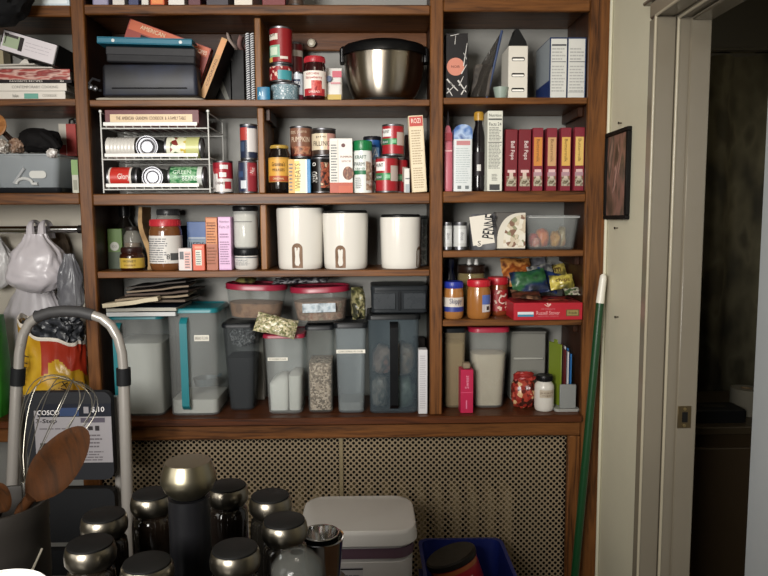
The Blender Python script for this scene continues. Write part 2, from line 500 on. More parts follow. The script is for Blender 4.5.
def bin_(label, x0, x1, top, Yf, zb, dep, wall, lidcol, taper=.86, lid_h=.014, fill=None, handle=None, strip=None, name='storage_container', cat='container',
         r=.016, lidover=.004, group=None, rz=0, hands=1.0, two=None):
    cx, w, h = slot(x0, x1, top, Yf, zb)
    t = thing(name, label, cat, (cx, Yf + dep / 2, zb + EPS), R(rz), 0, 0, group)
    w0, d0 = w * taper, dep * taper; hb = h - lid_h
    hollow(MB(), w0, d0, w - 2 * lidover, dep - 2 * lidover, hb, r).build('container_body', wall, t)
    if fill:
        for i, (f0, f1, m, lump) in enumerate(fill):
            filling(MB(), w0, d0, w - 2 * lidover, dep - 2 * lidover, hb, r * .8, f0, f1, lump=lump).build('contents', m, t)
    if lidcol:
        lm = lidcol if not isinstance(lidcol, str) else P(lidcol, .4)
        MB().rloft([(hb + .0004, w - 2 * lidover, dep - 2 * lidover, r), (hb + .0005, w, dep, r), (h - .004, w, dep, r), (h, w - .006, dep - .006, r), (h, w - .02, dep - .02, r * .7), (h - .003, w - .026, dep - .026, r * .6)]).build('lid', lm, t)
    if strip:
        (u0, u1, v0, v1, tx) = strip
        v = (v0 + v1) / 2; dd = d0 + (dep - 2 * lidover - d0) * v; ww = w0 + (w - w0) * v
        yl = -dd / 2 - .0012
        s = MB().box((u0 - .5) * ww, (u1 - .5) * ww, yl - .0006, yl, v0 * h, v1 * h).build('paper_label', PAPER, t)
        text(tx, INK, s, ((u0 + u1) / 2 - .5) * ww, v * h, (u1 - u0) * ww * .85, (v1 - v0) * h * .5, yl - .0012)
    if handle:
        (u, hw, v0, v1, m) = handle
        hm = m if not isinstance(m, str) else P(m, .35)
        def yy(v): return -(d0 + (dep - 2 * lidover - d0) * v) / 2
        zz = [v0 * h, v0 * h + .006, v0 * h + .016, v1 * h - .016, v1 * h - .006, v1 * h]
        off = [.0, .012, .02, .02, .012, .0]
        x = (u - .5) * w0; pts = [(x, yy(z / h) - o - .001, z) for z, o in zip(zz, off)]
        hwid = hw * w / 2
        vs, fs = [], []
        for p in pts: vs += [(p[0] - hwid, p[1] - .003, p[2]), (p[0] + hwid, p[1] - .003, p[2]), (p[0] + hwid, p[1] + .003, p[2]), (p[0] - hwid, p[1] + .003, p[2])]
        for i in range(len(pts) - 1):
            for k in range(4): fs.append((i * 4 + k, i * 4 + (k + 1) % 4, i * 4 + 4 + (k + 1) % 4, i * 4 + 4 + k))
        fs += [(3, 2, 1, 0), tuple(len(vs) - 4 + k for k in range(4))]
        MB().add(vs, fs).build('handle', hm, t)
    return t

# ---------------------------------------------------------------- soft things
def crumple_mesh(sx, sy, sz, seed, amp=.18, freq=2.4, sub=4, flat=True, fold=.5, pinch=0, zs=1.0):
    bm = bmesh.new(); bmesh.ops.create_icosphere(bm, subdivisions=sub, radius=1)
    off = Vector((seed * 7.3, seed * 3.1, seed * 5.7))
    for v in bm.verts:
        p0 = v.co.normalized(); p = Vector((p0.x, p0.y, p0.z * zs))
        q = Vector([math.copysign(abs(c) ** .8, c) for c in p0])
        n = noise.noise(p * freq + off)
        rg = 1 - abs(noise.noise(p * freq * 2.1 + off * 1.7)) * 2
        rg2 = 1 - abs(noise.noise(p * freq * 4.4 + off * .6)) * 2
        f = 1 + amp * (n + fold * (rg - .5) + fold * .45 * (rg2 - .5))
        if pinch: f *= 1 - pinch * max(0, p0.z) ** 1.5 * .95
        q = q * f
        v.co = Vector((q.x * sx / 2, q.y * sy / 2, q.z * sz / 2))
    zmin = -sz * .42
    zl = min(v.co.z for v in bm.verts)
    for v in bm.verts:
        if flat and v.co.z < zmin: v.co.z = zmin
    base = zmin if flat else zl
    for v in bm.verts: v.co.z -= base
    bm.verts.index_update()
    mb = MB().add([v.co[:] for v in bm.verts], [[v.index for v in f.verts] for f in bm.faces]); bm.free()
    return mb
def bag_mesh(w, dep, h, seed, top=.34, n=72, m=40, amp=1.0):
    """a filled carrier bag: gathered at the top, folds running down from the gather"""
    vs, fs = [], []
    off = Vector((seed * 2.3, seed * 4.1, seed * 1.7))
    def sm(a, b, x): t = max(0, min(1, (x - a) / (b - a))); return t * t * (3 - 2 * t)
    for j in range(m + 1):
        v = j / m
        p = (math.sin(PI / 2 * min(1, v / .28)) ** .6 if v > 0 else .02) * (1 - .12 * sm(.3, .7, v)) * (1 - (1 - top / .88) * sm(.62, 1, v))
        for i in range(n):
            a = 2 * PI * i / n; c, s_ = math.cos(a), math.sin(a)
            f = 1 - abs(noise.noise(Vector((c * 2.6, s_ * 2.6, v * .9)) + off)) * 2
            g = 1 - abs(noise.noise(Vector((c * 1.7 + v * 1.6, s_ * 1.7 - v * .8, v * 3.0)) + off * 1.3)) * 2
            g2 = 1 - abs(noise.noise(Vector((c * 3.4 - v * 2, s_ * 3.4 + v * 2.4, v * 6.0)) + off * .6)) * 2
            k = noise.noise(Vector((c * 1.1, s_ * 1.1, v * 1.8)) + off * .7)
            r = p * (1 + amp * ((.03 + .17 * sm(.35, .95, v)) * (f - .4) + .15 * (g - .4) * (1 - v * .4) + .05 * (g2 - .4) + .12 * k))
            vs.append((math.copysign(abs(s_) ** .85, s_) * w / 2 * r, -math.copysign(abs(c) ** .85, c) * dep / 2 * r, h * (v + .02 * k * v)))
    for j in range(m):
        for i in range(n): fs.append((j * n + i, j * n + (i + 1) % n, (j + 1) * n + (i + 1) % n, (j + 1) * n + i))
    fs += [tuple(range(n - 1, -1, -1)), tuple(m * n + i for i in range(n))]
    return MB().add(vs, fs)
def pillow_mesh(w, h, t, seed=0, wr=.25, n=22, m=18, crimp=.06):
    """a filled snack bag lying in the XY plane, its two sealed ends at +-X"""
    vs, fs = [], []
    off = Vector((seed * 3.7, seed * 1.3, seed * 9.1))
    for side in (1, -1):
        for i in range(n + 1):
            for j in range(m + 1):
                u, v = i / n * 2 - 1, j / m * 2 - 1
                uu = min(1, abs(u) / (1 - crimp))
                th = (max(0, 1 - uu ** 3.0) ** .6) * (max(0, 1 - abs(v) ** 2.6) ** .5)
                x = u * w / 2; y = v * h / 2 * (1 - .06 * (1 - uu))
                p = Vector((u * 2.2, v * 2.2, side)) + off
                wz = noise.noise(p * 1.6) * wr + (1 - abs(noise.noise(p * 3.2)) * 2 - .5) * wr * .5
                rip = .0012 * math.sin(v * 40) if uu > .98 else 0
                vs.append((x, y + noise.noise(p) * h * .03, side * (t / 2) * th * (1 + wz) + rip + noise.noise(Vector((u * 1.5, v * 1.5, 0)) + off) * t * .25))
    N = (n + 1) * (m + 1)
    for s in range(2):
        for i in range(n):
            for j in range(m):
                a = s * N + i * (m + 1) + j; q = (a, a + m + 1, a + m + 2, a + 1)
                fs.append(q if s == 0 else q[::-1])
    rim = [j for j in range(m + 1)] + [i * (m + 1) + m for i in range(1, n + 1)] + [n * (m + 1) + j for j in range(m - 1, -1, -1)] + [i * (m + 1) for i in range(n - 1, 0, -1)]
    for a, b in zip(rim, rim[1:] + rim[:1]): fs.append((a, b, N + b, N + a))
    return MB().add(vs, fs)
# ================================================================ THE ROOM
sc.view_settings.view_transform = 'Standard'; sc.view_settings.look = 'None'; sc.view_settings.gamma = 1.0
sc.view_settings.exposure = 0.0; sc.view_settings.use_curve_mapping = False
WALLM = paint('ccc7b0'); BACKM = paint('8f8e89'); TRIMM = paint('7a7263', .22, .06, 25); CEILM = paint('c4bfb2')
FLOORM = oak('x', '3a2718', '6b4a30', .35, 3.0)
XL = -1.75; YB = DEPTH + .012; YF = -2.9; ZCEIL = 2.5
T = .056                                                        # thickness of the wall with the doorway

PJ = atx(652.5, 19, XW - .03)                                    # corner of the door casing
Y1 = atx(644.5, 219, XW - .03).y; Y2 = atx(651, 219, XW - .03).y
X2 = at(670.5, 219, Y2).x; X3 = at(702, 219, Y2).x              # casing edge, inner end of the jamb
T = X3 - XW - .01; ZH = PJ.z - .006; CW = .03
YN = -1.22                                                      # near jamb
YJ = Y2 - .006

b = MB().box(XL - .1, XW + 2.0, YF, 1.5, -.1, 0); shell(b, 'floor', FLOORM)
b = MB().box(XL - .1, XW + 2.0, YF, 1.5, ZCEIL, ZCEIL + .1); shell(b, 'ceiling', CEILM)
b = MB().box(XL - .1, XW, YB, YB + .1, 0, ZCEIL); shell(b, 'wall_back', BACKM)
b = MB().box(XL - .1, XL, YF, YB, 0, ZCEIL); shell(b, 'wall_left', WALLM)
b = MB()
b.box(XW, XW + T, YJ + .02, YB + .1, 0, ZCEIL); b.box(XW, XW + T, YN - .02, YJ + .02, ZH + .012, ZCEIL); b.box(XW, XW + T, YF, YN - .02, 0, ZCEIL)
shell(b, 'wall_right', WALLM)
# the dark room behind the doorway
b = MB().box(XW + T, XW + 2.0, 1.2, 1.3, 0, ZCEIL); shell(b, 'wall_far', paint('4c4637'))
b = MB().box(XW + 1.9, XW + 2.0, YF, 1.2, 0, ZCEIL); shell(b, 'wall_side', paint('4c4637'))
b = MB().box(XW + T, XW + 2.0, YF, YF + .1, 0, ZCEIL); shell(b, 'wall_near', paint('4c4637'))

# door casing with a deep return, then the jamb with its stop
b = MB()
b.box(XW - .034, X2 - .0005, Y2, Y1, 0, PJ.z - .0003, b=.004); b.box(XW - .034, X2 - .0005, YN - .06, Y1, PJ.z, PJ.z + (Y1 - Y2), b=.004)
b.box(XW - .040, XW - .0005, YN - .06, Y1 + .03, PJ.z + (Y1 - Y2) + .0003, PJ.z + (Y1 - Y2) + .010, b=.003)
shell(b, 'trim_1', TRIMM)
b = MB()
b.box(X2, X3, YJ, YJ + .0196, 0, ZH + .0115, b=.003); b.box(X2, X3, YN - .0196, YJ - .0003, ZH + .0005, ZH + .0115, b=.003)
xs_ = at(684, 219, YJ - .008).x
b.box(xs_, X3 - .0005, YJ - .009, YJ - .0003, 0, ZH, b=.003); b.box(xs_, X3 - .0005, YN + .0003, YJ - .0095, ZH - .009, ZH, b=.003)
shell(b, 'trim_2', TRIMM)
b = MB()
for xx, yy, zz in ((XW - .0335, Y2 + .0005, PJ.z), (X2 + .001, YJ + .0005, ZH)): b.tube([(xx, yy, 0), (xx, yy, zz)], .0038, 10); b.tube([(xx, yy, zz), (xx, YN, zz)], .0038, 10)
shell(b, 'trim_4', paint('a79e89', .25, .04))  # beads painted paler than the trim: edge highlights put into the colour
# quarter-round in the corner between the shelves and the wall
b = MB().lathe([(.0, .0), (.005, .0), (.005, 2.3), (0, 2.3)], n=16, cx=XW - .0054, cy=-.008); shell(b, 'trim_3', WALLM)
b = MB().box(XW - .014, XW - .0004, Y1 + .001, -.035, .001, .12, b=.003); shell(b, 'baseboard_right', TRIMM)

sp = at(684, 417, YJ - .009)
t = thing('strike_plate', 'tarnished brass strike plate screwed to the door jamb', 'door hardware', (sp.x, YJ - .0094, sp.z))
b = MB(); b.box(-.017, .017, -.002, 0, -.028, .028, b=.0008); b.build('plate', P('5f5138', .4, .8), t)
MB().box(-.006, .008, -.0026, -.0021, -.013, .013).build('latch_hole', P('0b0a08', .7), t)
for z in (-.021, .021): MB().lathe([(0, -.0015), (.004, -.0015), (.004, .0012), (0, .002)], n=12, mtx=Matrix.Translation((.0, -.0022, z)) @ Matrix.Rotation(R(90), 4, 'X')).build('screw', P('8c7a52', .35, .9), t)

# the door leaf, swung a little into the dark room
dt = thing('door_leaf', 'white painted door standing ajar at the edge of the doorway', 'door', (X3 - .004, YN, 0), R(-9.3))
b = MB(); L = .79
b.box(.0, .036, .005, L, .012, ZH - .016, b=.002); b.build('door_panel', paint('cdd2d6', .4, .05), dt)
MB().lathe([(0, 0), (.026, 0), (.026, .004), (.01, .008), (.01, .03), (.024, .04), (.028, .055), (.02, .066), (0, .068)], n=20, mtx=Matrix.Translation((.0362, L - .07, .95)) @ Matrix.Rotation(R(90), 4, 'Y')).build('door_knob', P('7a6a48', .3, 1), dt)

# bathroom beyond: curtain, vanity, tray and roll
vs, fs, n = [], [], 120
for i in range(n + 1):
    u = i / n; x = XW + .3 + 1.3 * u; y = .98 + .035 * math.sin(u * 42) + .02 * math.sin(u * 17 + 1)
    vs += [(x, y, .55), (x, y + .006 * math.sin(u * 60), 2.2)]
for i in range(n): fs.append((2 * i, 2 * i + 2, 2 * i + 3, 2 * i + 1))
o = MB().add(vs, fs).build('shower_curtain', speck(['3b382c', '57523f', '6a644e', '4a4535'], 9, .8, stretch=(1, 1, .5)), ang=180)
o.modifiers.new('thickness', 'SOLIDIFY').thickness = .002
tag(o, 'dim beige shower curtain hanging in folds beyond the doorway', 'curtain')
o = MB().tube([(XW + .25, .98, 2.22), (XW + 1.7, .98, 2.22)], .012).build('curtain_rail', STEEL); tag(o, 'metal rod carrying the shower curtain in the dark room', 'curtain rod')
vz = .74
vt = thing('vanity_cabinet', 'dark brown vanity cabinet in the unlit room beyond the doorway', 'cabinet', (XW + .95, .62, 0))
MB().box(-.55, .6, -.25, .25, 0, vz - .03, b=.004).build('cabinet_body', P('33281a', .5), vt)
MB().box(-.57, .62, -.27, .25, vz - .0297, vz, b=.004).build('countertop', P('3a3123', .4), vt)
for x in (-.27, .29):
    d_ = MB().box(x - .25, x + .25, -.268, -.2505, .08, vz - .08, b=.003).build('cabinet_door', P('382c1c', .5), vt)
    MB().lathe([(0, 0), (.012, 0), (.014, .015), (0, .02)], n=12, mtx=Matrix.Translation((x + .2, -.2683, .5)) @ Matrix.Rotation(R(90), 4, 'X')).build('knob', P('6b5a3a', .4, 1), d_)
q = at(712, 432, .45)
t = thing('tissue_box', 'small black box on the dark vanity beyond the doorway', 'box', (q.x, .45, vz + EPS))
MB().rloft([(0, .2, .11, .01), (.045, .2, .11, .01), (.05, .19, .1, .01)]).build('box_body', MATTEBLACK, t); MB().rloft([(.0504, .09, .04, .015), (.052, .09, .04, .015)]).build('slot', P('2a2620', .6), t)
q = at(744, 436, .52)
t = thing('paper_roll', 'pale toilet paper roll standing on the dark vanity', 'toilet roll', (q.x, .52, vz + EPS))
MB().lathe([(.021, 0), (.055, 0), (.057, .01), (.057, .095), (.055, .1), (.021, .1), (.021, 0)]).build('roll', P('6a665a', .9), t); MB().lathe([(.0205, .0), (.0205, .1), (.019, .1), (.019, 0), (.0205, 0)]).build('core', P('6b573c', .8), t)

# small framed picture and nails on the wall beside the shelves
pa, pb = atx(605.5, 134, XW - .012), atx(628.3, 126, XW - .012)
pz1, pz0 = pa.z, atx(607.5, 219.5, XW - .012).z
t = thing('framed_picture', 'small dark framed picture hanging on the beige wall beside the shelves', 'picture', (XW, (pa.y + pb.y) / 2, pz0), R(-90))
w, h = (pa.y - pb.y), pz1 - pz0
b = MB(); f = .012
b.box(-w / 2, w / 2, -.014, -.0006, 0, f, b=.002); b.box(-w / 2, w / 2, -.014, -.0006, h - f, h, b=.002); b.box(-w / 2, -w / 2 + f, -.014, -.0006, f, h - f, b=.002); b.box(w / 2 - f, w / 2, -.014, -.0006, f, h - f, b=.002)
b.build('frame', P('0a0807', .6, 0, 0, .2), t)
MB().box(-w / 2 + f, w / 2 - f, -.008, -.001, f, h - f).build('picture_panel', speck(['2a221a', '5a4434', '8a6458', '3f3c2e', 'b08a7c'], 17, .3, stretch=(1, 1, .45)), t)
b = MB()
for (u0, v0, u1, v1, th) in ((.35, .3, .62, .75, .010), (.62, .75, .55, .9, .007), (.3, .28, .5, .42, .012), (.55, .45, .75, .8, .006), (.42, .55, .47, .63, .012)):
    W0, H0 = w - 2 * f, h - 2 * f
    p0 = Vector((-w / 2 + f + u0 * W0, -.0085, f + v0 * H0)); p1 = Vector((-w / 2 + f + u1 * W0, -.0085, f + v1 * H0)); dd = (p1 - p0).normalized() * th; nn = Vector((-dd.z, 0, dd.x)) * .5
    b.add([p0 - nn * .3, p0 + (p1 - p0) * .4 - nn, p1, p0 + (p1 - p0) * .4 + nn], [(0, 1, 2, 3)])
b.build('painted_pattern', P('b58e84', .4), t, smooth=False)
NG = 'nails and hooks on the beige wall'
for px, py, lab in ((622, 123, 'tiny nail above the framed picture on the beige wall'), (618, 228, 'tiny nail just under the framed picture'), (618.5, 317, 'tiny nail in the beige wall level with the broom tip')):
    p = atx(px, py, XW)
    o = MB().lathe([(0, 0), (.0015, 0), (.0015, .008), (.0035, .009), (.0035, .011), (0, .0115)], n=10, mtx=Matrix.Translation((XW - .0002, p.y, p.z)) @ Matrix.Rotation(R(-90), 4, 'Y')).build('wall_nail', P('3a352c', .4, .8)); tag(o, lab, 'nail', NG)

# ================================================================ THE BUILT-IN SHELVES
bk = thing('built_in_shelving', 'brown oak built-in shelving filled with food, covering the back wall', 'shelving', (0, 0, 0))
ZTT = 2.46
def X_(px, py=219, Y=0): return at(px, py, Y).x
P0a, P0b = X_(80.5), X_(93.5); DV0, DV1 = X_(258.5, 219, .03), X_(265, 219, .03); P1a, P1b = X_(430), X_(442.8); P2a, P2b = X_(585.5), XW - .003
XLL = XL + .003
def part(name, *bx, m=WOODX, bev=.003):
    return MB().box(*bx, b=bev).build(name, m, bk)
part('post', P0a, P0b, 0, .02, ZE + .0003, ZTT, m=WOODZ); part('post', P1a, P1b, 0, .02, ZE + .0003, ZTT, m=oak('z', seed=2.0)); part('post', P2a, P2b, 0, .02, .0, ZTT, m=oak('z', seed=5.0))
part('leg', X_(567, 500), P2a - .0004, 0, .02, .0, ZAP - .0003, m=oak('z', seed=8.0)); part('leg', X_(84, 500), X_(101, 500), 0, .02, .0, ZAP - .0003, m=oak('z', seed=9.0))
pm = (P0a + P0b) / 2; qm = (P1a + P1b) / 2
SIDE = oak('z', '1c0e06', '3c2010', .45, 1.0)
part('side_panel', pm - .009, pm + .009, .0203, DEPTH, ZE + .0003, ZTT, m=SIDE); part('side_panel', qm - .009, qm + .009, .0203, DEPTH, ZE + .0003, ZTT, m=SIDE)
part('side_panel', P2a + .004, P2b, .0203, DEPTH, .0, ZTT, m=SIDE)
# rails flush with the posts
def rail(x0, x1, z0, z1): part('rail', x0 + .0003, x1 - .0003, .0005, .02, z0, z1)
ztl = at(40, 5, 0).z
rail(XLL, P0a, at(40, 16.5, 0).z, ztl); rail(P0b, P1a, ZTOPB, ZTOP); rail(P1b, P2a, at(510, 11.2, 0).z, at(510, -1, 0).z)
rail(XLL, P0a, at(40, 204.5, 0).z, ZBL); rail(P0b, P1a, ZBB, ZB); rail(P1b, P2a, at(510, 202.3, 0).z, ZBR)
# boards
SH = oak('x', seed=4.0)
def board(x0, x1, z, th, y0=.0203): part('shelf', x0 + .0003, x1 - .0003, y0, DEPTH, z - th, z, m=SH, bev=.002)
A, B_, C_, D_ = pm + .009, qm - .009, qm + .009, P2a + .004
board(XLL, pm - .009, ztl, .018); board(A, B_, ZTOP, .018); board(C_, D_, at(510, -1, 0).z, .018)
board(XLL, pm - .009, ZBL, .018); board(A, B_, ZB, .018); board(C_, D_, ZBR, .018)
TH = .019
board(XLL, pm - .009, ZAL, .021, .004); 
board(A, B_, ZA, TH, .0205); board(C_, D_, ZAR, TH, .0205); board(A, B_, ZC, TH, .0205); board(C_, D_, ZCR, TH, .0205); board(C_, D_, ZDR, TH, .0205)
for (xa, xb, z, th) in ((P0b, P1a, ZA, TH), (P1b, P2a, ZAR, TH), (P0b, P1a, ZC, .02), (P1b, P2a, ZCR, .02), (P1b, P2a, ZDR, TH)):
    part('shelf_edge', xa + .0003, xb - .0003, .008, .0202, z - th, z, m=SH, bev=.002)
part('shelf', XLL, P2a - .0004, -.02, DEPTH, ZEB, ZE, m=oak('x', '2e160a', '552d15', seed=6.0), bev=.004)
part('apron', XLL, P2a - .0004, .0005, .02, ZAP, ZEB - .0003, m=oak('x', seed=7.0))
# dividers between rows
part('divider', DV0, DV1, .03, DEPTH, ZA + .0003, ZTOPB + .0, m=oak('z', '5e3a1a', '8c5e34', seed=3)); part('divider', DV0 + .003, DV1 + .003, .03, DEPTH, ZB + .0003, ZA - TH - .0003, m=oak('z', '5e3a1a', '8c5e34', seed=3.5)); part('divider', DV0 + .005, DV1 + .005, .03, DEPTH, ZC + .0003, ZB - .0183, m=oak('z', '5e3a1a', '8c5e34', seed=4))
# cleat under the board of the first row, with its white knob
zc0 = at(345, 50, .22).z; zc1 = ZTOP - .0185
cl = part('cleat', DV1 + .0005, B_ - .0005, .228, DEPTH, zc0, zc1, m=oak('x', '4a2a16', '70472a', seed=1.5))
kp = at(311.5, 43, .21)
MB().lathe([(0, 0), (.009, 0), (.007, .008), (.012, .014), (.013, .02), (.008, .026), (0, .027)], n=20, mtx=Matrix.Translation((kp.x, .2277, kp.z)) @ Matrix.Rotation(R(90), 4, 'X')).build('knob', P('cfc6b2', .3), cl)
part('back_panel', A + .0005, DV0 - .0005, DEPTH - .004, DEPTH - .0005, ZA + .0005, ZTOP - .0185, m=oak('x', '1c0e06', '3a2010', seed=2.2))
# side cleats that carry the boards
for z in (ZAR - TH, ZCR - TH, ZDR - TH): part('support_cleat', P2a - .012, P2a + .0037, .06, .24, z - .03, z - .0004, m=SIDE, bev=.002)
for z in (ZA - TH, ): part('support_cleat', DV1 + .0035, DV1 + .018, .06, .24, z - .035, z - .0004, m=SIDE, bev=.002)

# ================================================================ RADIATOR AND ITS PIERCED SCREEN
gx0, gx1 = X_(100, 500), X_(567.5, 500); gz1 = ZAP - .0005; pit = .0182
XJ = X_(341, 470)
GR = P('94836a', .42, .2)
def pierced(x0, x1, z0, z1):
    mb = MB(); nx = int((x1 - x0) / pit); px = (x1 - x0) / nx; nz = int((z1 - z0) / pit); pz = (z1 - z0) / nz
    hr = .0050
    key = {}
    def V(x, z):
        k = (round(x, 5), round(z, 5))
        if k not in key: key[k] = len(mb.v); mb.v.append((x, .0235, z))
        return key[k]
    for i in range(nx * 2 - 1):
        for j in range(nz * 2 - 1):
            if (i + j) % 2: continue
            cx, cz = x0 + (i + 1) * px / 2, z0 + (j + 1) * pz / 2
            c = [V(cx, cz - pz / 2), V(cx + px / 2, cz), V(cx, cz + pz / 2), V(cx - px / 2, cz)]
            hs = []
            for k in range(8):
                a = R(-90 + 45 * k); mb.v.append((cx + hr * math.cos(a), .0235, cz + hr * math.sin(a))); hs.append(len(mb.v) - 1)
            for k in range(4):
                a0, a1, a2 = hs[2 * k], hs[2 * k + 1], hs[(2 * k + 2) % 8]
                mb.f += [(c[k], a1, a0), (c[k], c[(k + 1) % 4], a1), (c[(k + 1) % 4], a2, a1)]; mb.mi += [0] * 3
    # rim
    mb.box(x0, x1, .0225, .0245, z0 - .01, z0 + pz / 2 * .2); mb.box(x0, x1, .0225, .0245, z1 - pz * .1, z1 + .002)
    return mb
part('alcove_shade_back', gx0, gx1, DEPTH - .004, DEPTH, .001, ZEB - .001, m=P('0f0d0b', .9)); part('alcove_shade_side', gx0 - .004, gx0 - .0004, .021, DEPTH - .005, .001, ZEB - .001, m=P('0f0d0b', .9)); part('alcove_shade_side', gx1 + .0004, gx1 + .004, .021, DEPTH - .005, .001, ZEB - .001, m=P('0f0d0b', .9))  # near-black sheets added so the cavity behind the holes reads as shade
gt = thing('radiator_screen', 'bronze pierced metal radiator screen under the oak shelves', 'grille', (0, 0, 0))
pierced(gx0, XJ - .002, .06, gz1 - .004).build('pierced_grille', GR, gt, smooth=False); pierced(XJ + .002, gx1, .06, gz1 - .004).build('pierced_grille', GR, gt, smooth=False)
MB().box(XJ - .006, XJ + .006, .019, .0222, .05, gz1, b=.001).build('joint_strip', P('8d7f62', .4, .3), gt)
MB().box(gx0, gx1, .02, .05, 0, .05, b=.002).build('base_rail', WOODX, gt)
rt = thing('cast_iron_radiator', 'column radiator half seen through the pierced screen', 'radiator', (0, .14, 0))
x = X_(404, 490, .1); stp = .0565
rz = at(460, 489, .1).z
k = 0
xs = [x + stp * i for i in range(-9, 7)]
for xx in xs:
    b = MB(); b.rloft([(.06, .026, .12, .012, xx, 0), (.08, .03, .14, .014, xx, 0), (rz - .03, .03, .14, .014, xx, 0), (rz - .006, .026, .12, .012, xx, 0), (rz, .016, .08, .007, xx, 0)]); b.build('column', P('8a7a58', .5), rt)
b = MB(); b.tube([(xs[0], 0, .12), (xs[-1], 0, .12)], .02); b.build('pipe', P('8a7a58', .5), rt)
b = MB(); b.tube([(xs[0], 0, rz - .08), (xs[-1], 0, rz - .08)], .02); b.build('pipe', P('8a7a58', .5), rt)
for xx in (xs[0], xs[-1]): MB().box(xx - .012, xx + .012, -.05, .05, 0, .062, b=.004).build('foot', P('8a7a58', .5), rt)

# ================================================================ LIGHT
w = bpy.data.worlds.new('world'); sc.world = w; w.use_nodes = True
w.node_tree.nodes['Background'].inputs[0].default_value = (0.9, 0.95, 1.0, 1); w.node_tree.nodes['Background'].inputs[1].default_value = 0.03
def area(name, loc, aim, sx, sy, power, col):
    l = bpy.data.lights.new(name, 'AREA'); l.shape = 'RECTANGLE'; l.size = sx; l.size_y = sy; l.energy = power; l.color = col
    o = bpy.data.objects.new(name, l); COL.objects.link(o); o.location = loc
    o.rotation_euler = (Vector(aim) - Vector(loc)).to_track_quat('-Z', 'Y').to_euler(); return o
l_ = area('kitchen_window', (-0.85, -2.8, 1.8), (0.0, 0, 1.5), .8, .9, 18.5, (1.0, .97, .92))
area('ceiling_lamp', (-0.1, -1.25, 2.44), (-0.1, -.9, 0), .35, .35, 5, (1.0, .9, .76))

l_.data.spread = R(75)
area('side_window', (XL + .1, -1.9, 1.7), (XW, -.4, 1.5), .8, .9, 8, (1.0, .98, .94))
pl = bpy.data.lights.new('bathroom_fill', 'POINT'); pl.energy = 5; pl.shadow_soft_size = .1; pl.color = (1, .9, .7); po = bpy.data.objects.new('bathroom_fill', pl); COL.objects.link(po); po.location = (XW + 1.2, -.3, 2.3)  # fill light added to lift the dark room, no fixture there
# ================================================================ ROW ABOVE THE FRAME: only the feet of the things show
def toprow(x0, x1, col, label, Y=.03, h=.2, dep=.16, zb=None, name='box', cat='box', **k):
    zb = ZTOP if zb is None else zb
    return carton(label, x0, x1, -20, Y, zb, dep, col, h=h, name=name, cat=cat, **k)
toprow(20, 69, 'c9d6dc', 'pale blue white box cut off by the top edge above the tilted white binder', Y=.01, zb=ztl, h=.12, panels=[(.05, .95, .05, .5, 'e4ecee')])
toprow(92, 108, '7d7896', 'lilac box on the top board, next to the first tall post', panels=[(.1, .9, .02, .4, '9a95ae')])
toprow(112, 124, 'd2ccc6', 'whitish box standing on the top board beside the lilac box', panels=[(.1, .9, .1, .5, 'b9c3cf')])
toprow(128, 138, '3a3f63', 'dark blue box between the whitish box and the striped box on the top board')
toprow(141, 148, 'd4d0c8', 'narrow white box on the top board above the red cookbook')
toprow(150, 164, 'c85a2c', 'orange box on the top board above the red cookbook', panels=[(.1, .9, .05, .3, 'e08a4a')])
toprow(168, 184, 'dad6d0', 'white box beside the orange box on the top board')
toprow(188, 200, '5b2d35', 'dark plum box on the top board beside a white box')
toprow(206, 228, '39323a', 'charcoal box on the top board above the leaning tan book')
toprow(234, 252, 'd8cfc2', 'cream box on the top board above the spiral notebooks')
toprow(262, 285, '6b1f22', 'dark red box on the top board above the tall red tin')
t = can('silver rimmed tin at the top edge above the white wall knob', 288, 304, -20, .06, ZTOP, [(.08, 1, '4a3a30')], h=.1)

# a black cloth bag slumping over the top board at the corner
t = thing('cloth_bag', 'black cloth bag slumped over the top corner shelf edge', 'bag', (X_(-6, 0, -.08), -.075, at(10, 27, -.1).z))
m = crumple_mesh(.21, .11, .30, 3, .12, 2.0, flat=False)
m.build('bag_body', P('0b0b0d', .8), t)
MB().tube([(.05, -.05, .2), (.075, -.056, .12), (.06, -.056, .06), (.03, -.055, .1)], .006).build('strap', P('08080a', .7), t)

# ================================================================ FIRST ROW, beside the black folders
BLK = P('101014', .55); NAVY = P('1a1f30', .5)
# thin white tray under the stack
p0, p1 = at(92, 98, .02).x, at(203, 98, .02).x
t = thing('serving_tray', 'thin white rimmed wooden tray lying under the black case', 'tray', ((p0 + p1) / 2, .025, ZA + EPS))
w = p1 - p0
MB().rloft([(0, w - .02, .2, .02, 0, .105), (.003, w - .006, .21, .025, 0, .105), (.0075, w, .215, .03, 0, .105), (.0085, w - .006, .209, .028, 0, .105), (.0045, w - .02, .19, .02, 0, .105)]).build('tray_body', P('b9b0a2', .4), t)
MB().rloft([(.0046, w - .03, .18, .02, 0, .105), (.0052, w - .03, .18, .02, 0, .105)]).build('wooden_inlay', oak('x', '5a3820', '8b6040'), t)
zt = ZA + .0095
cx, w, h = slot(101, 197, 64.5, -.012, zt)
t = thing('zip_case', 'black zipped case with navy front at the bottom of the stack', 'case', (cx, -.012, zt))
MB().rloft([(0, w - .006, .06, .008, 0, .033), (.004, w, .066, .012, 0, .033), (h - .006, w - .004, .066, .012, 0, .033), (h, w - .012, .06, .008, 0, .033)]).build('case_body', speck(['0c0c10', '14161f', '1a2032', '101014'], 8, .5), t)
b = MB(); b.tube([(-w / 2 + .03, .0, .02), (w / 2 - .03, .0, .02)], .0022); b.build('zipper', P('2c2c30', .3, .6), t)
b = MB(); b.tube([(-w / 2 - .0, -.002, .012), (-w / 2 - .022, -.01, .02), (-w / 2 - .03, -.012, .032), (-w / 2 - .02, -.01, .045), (-w / 2 - .002, -.002, .04)], .004); b.build('strap', P('1f1f22', .6), t)
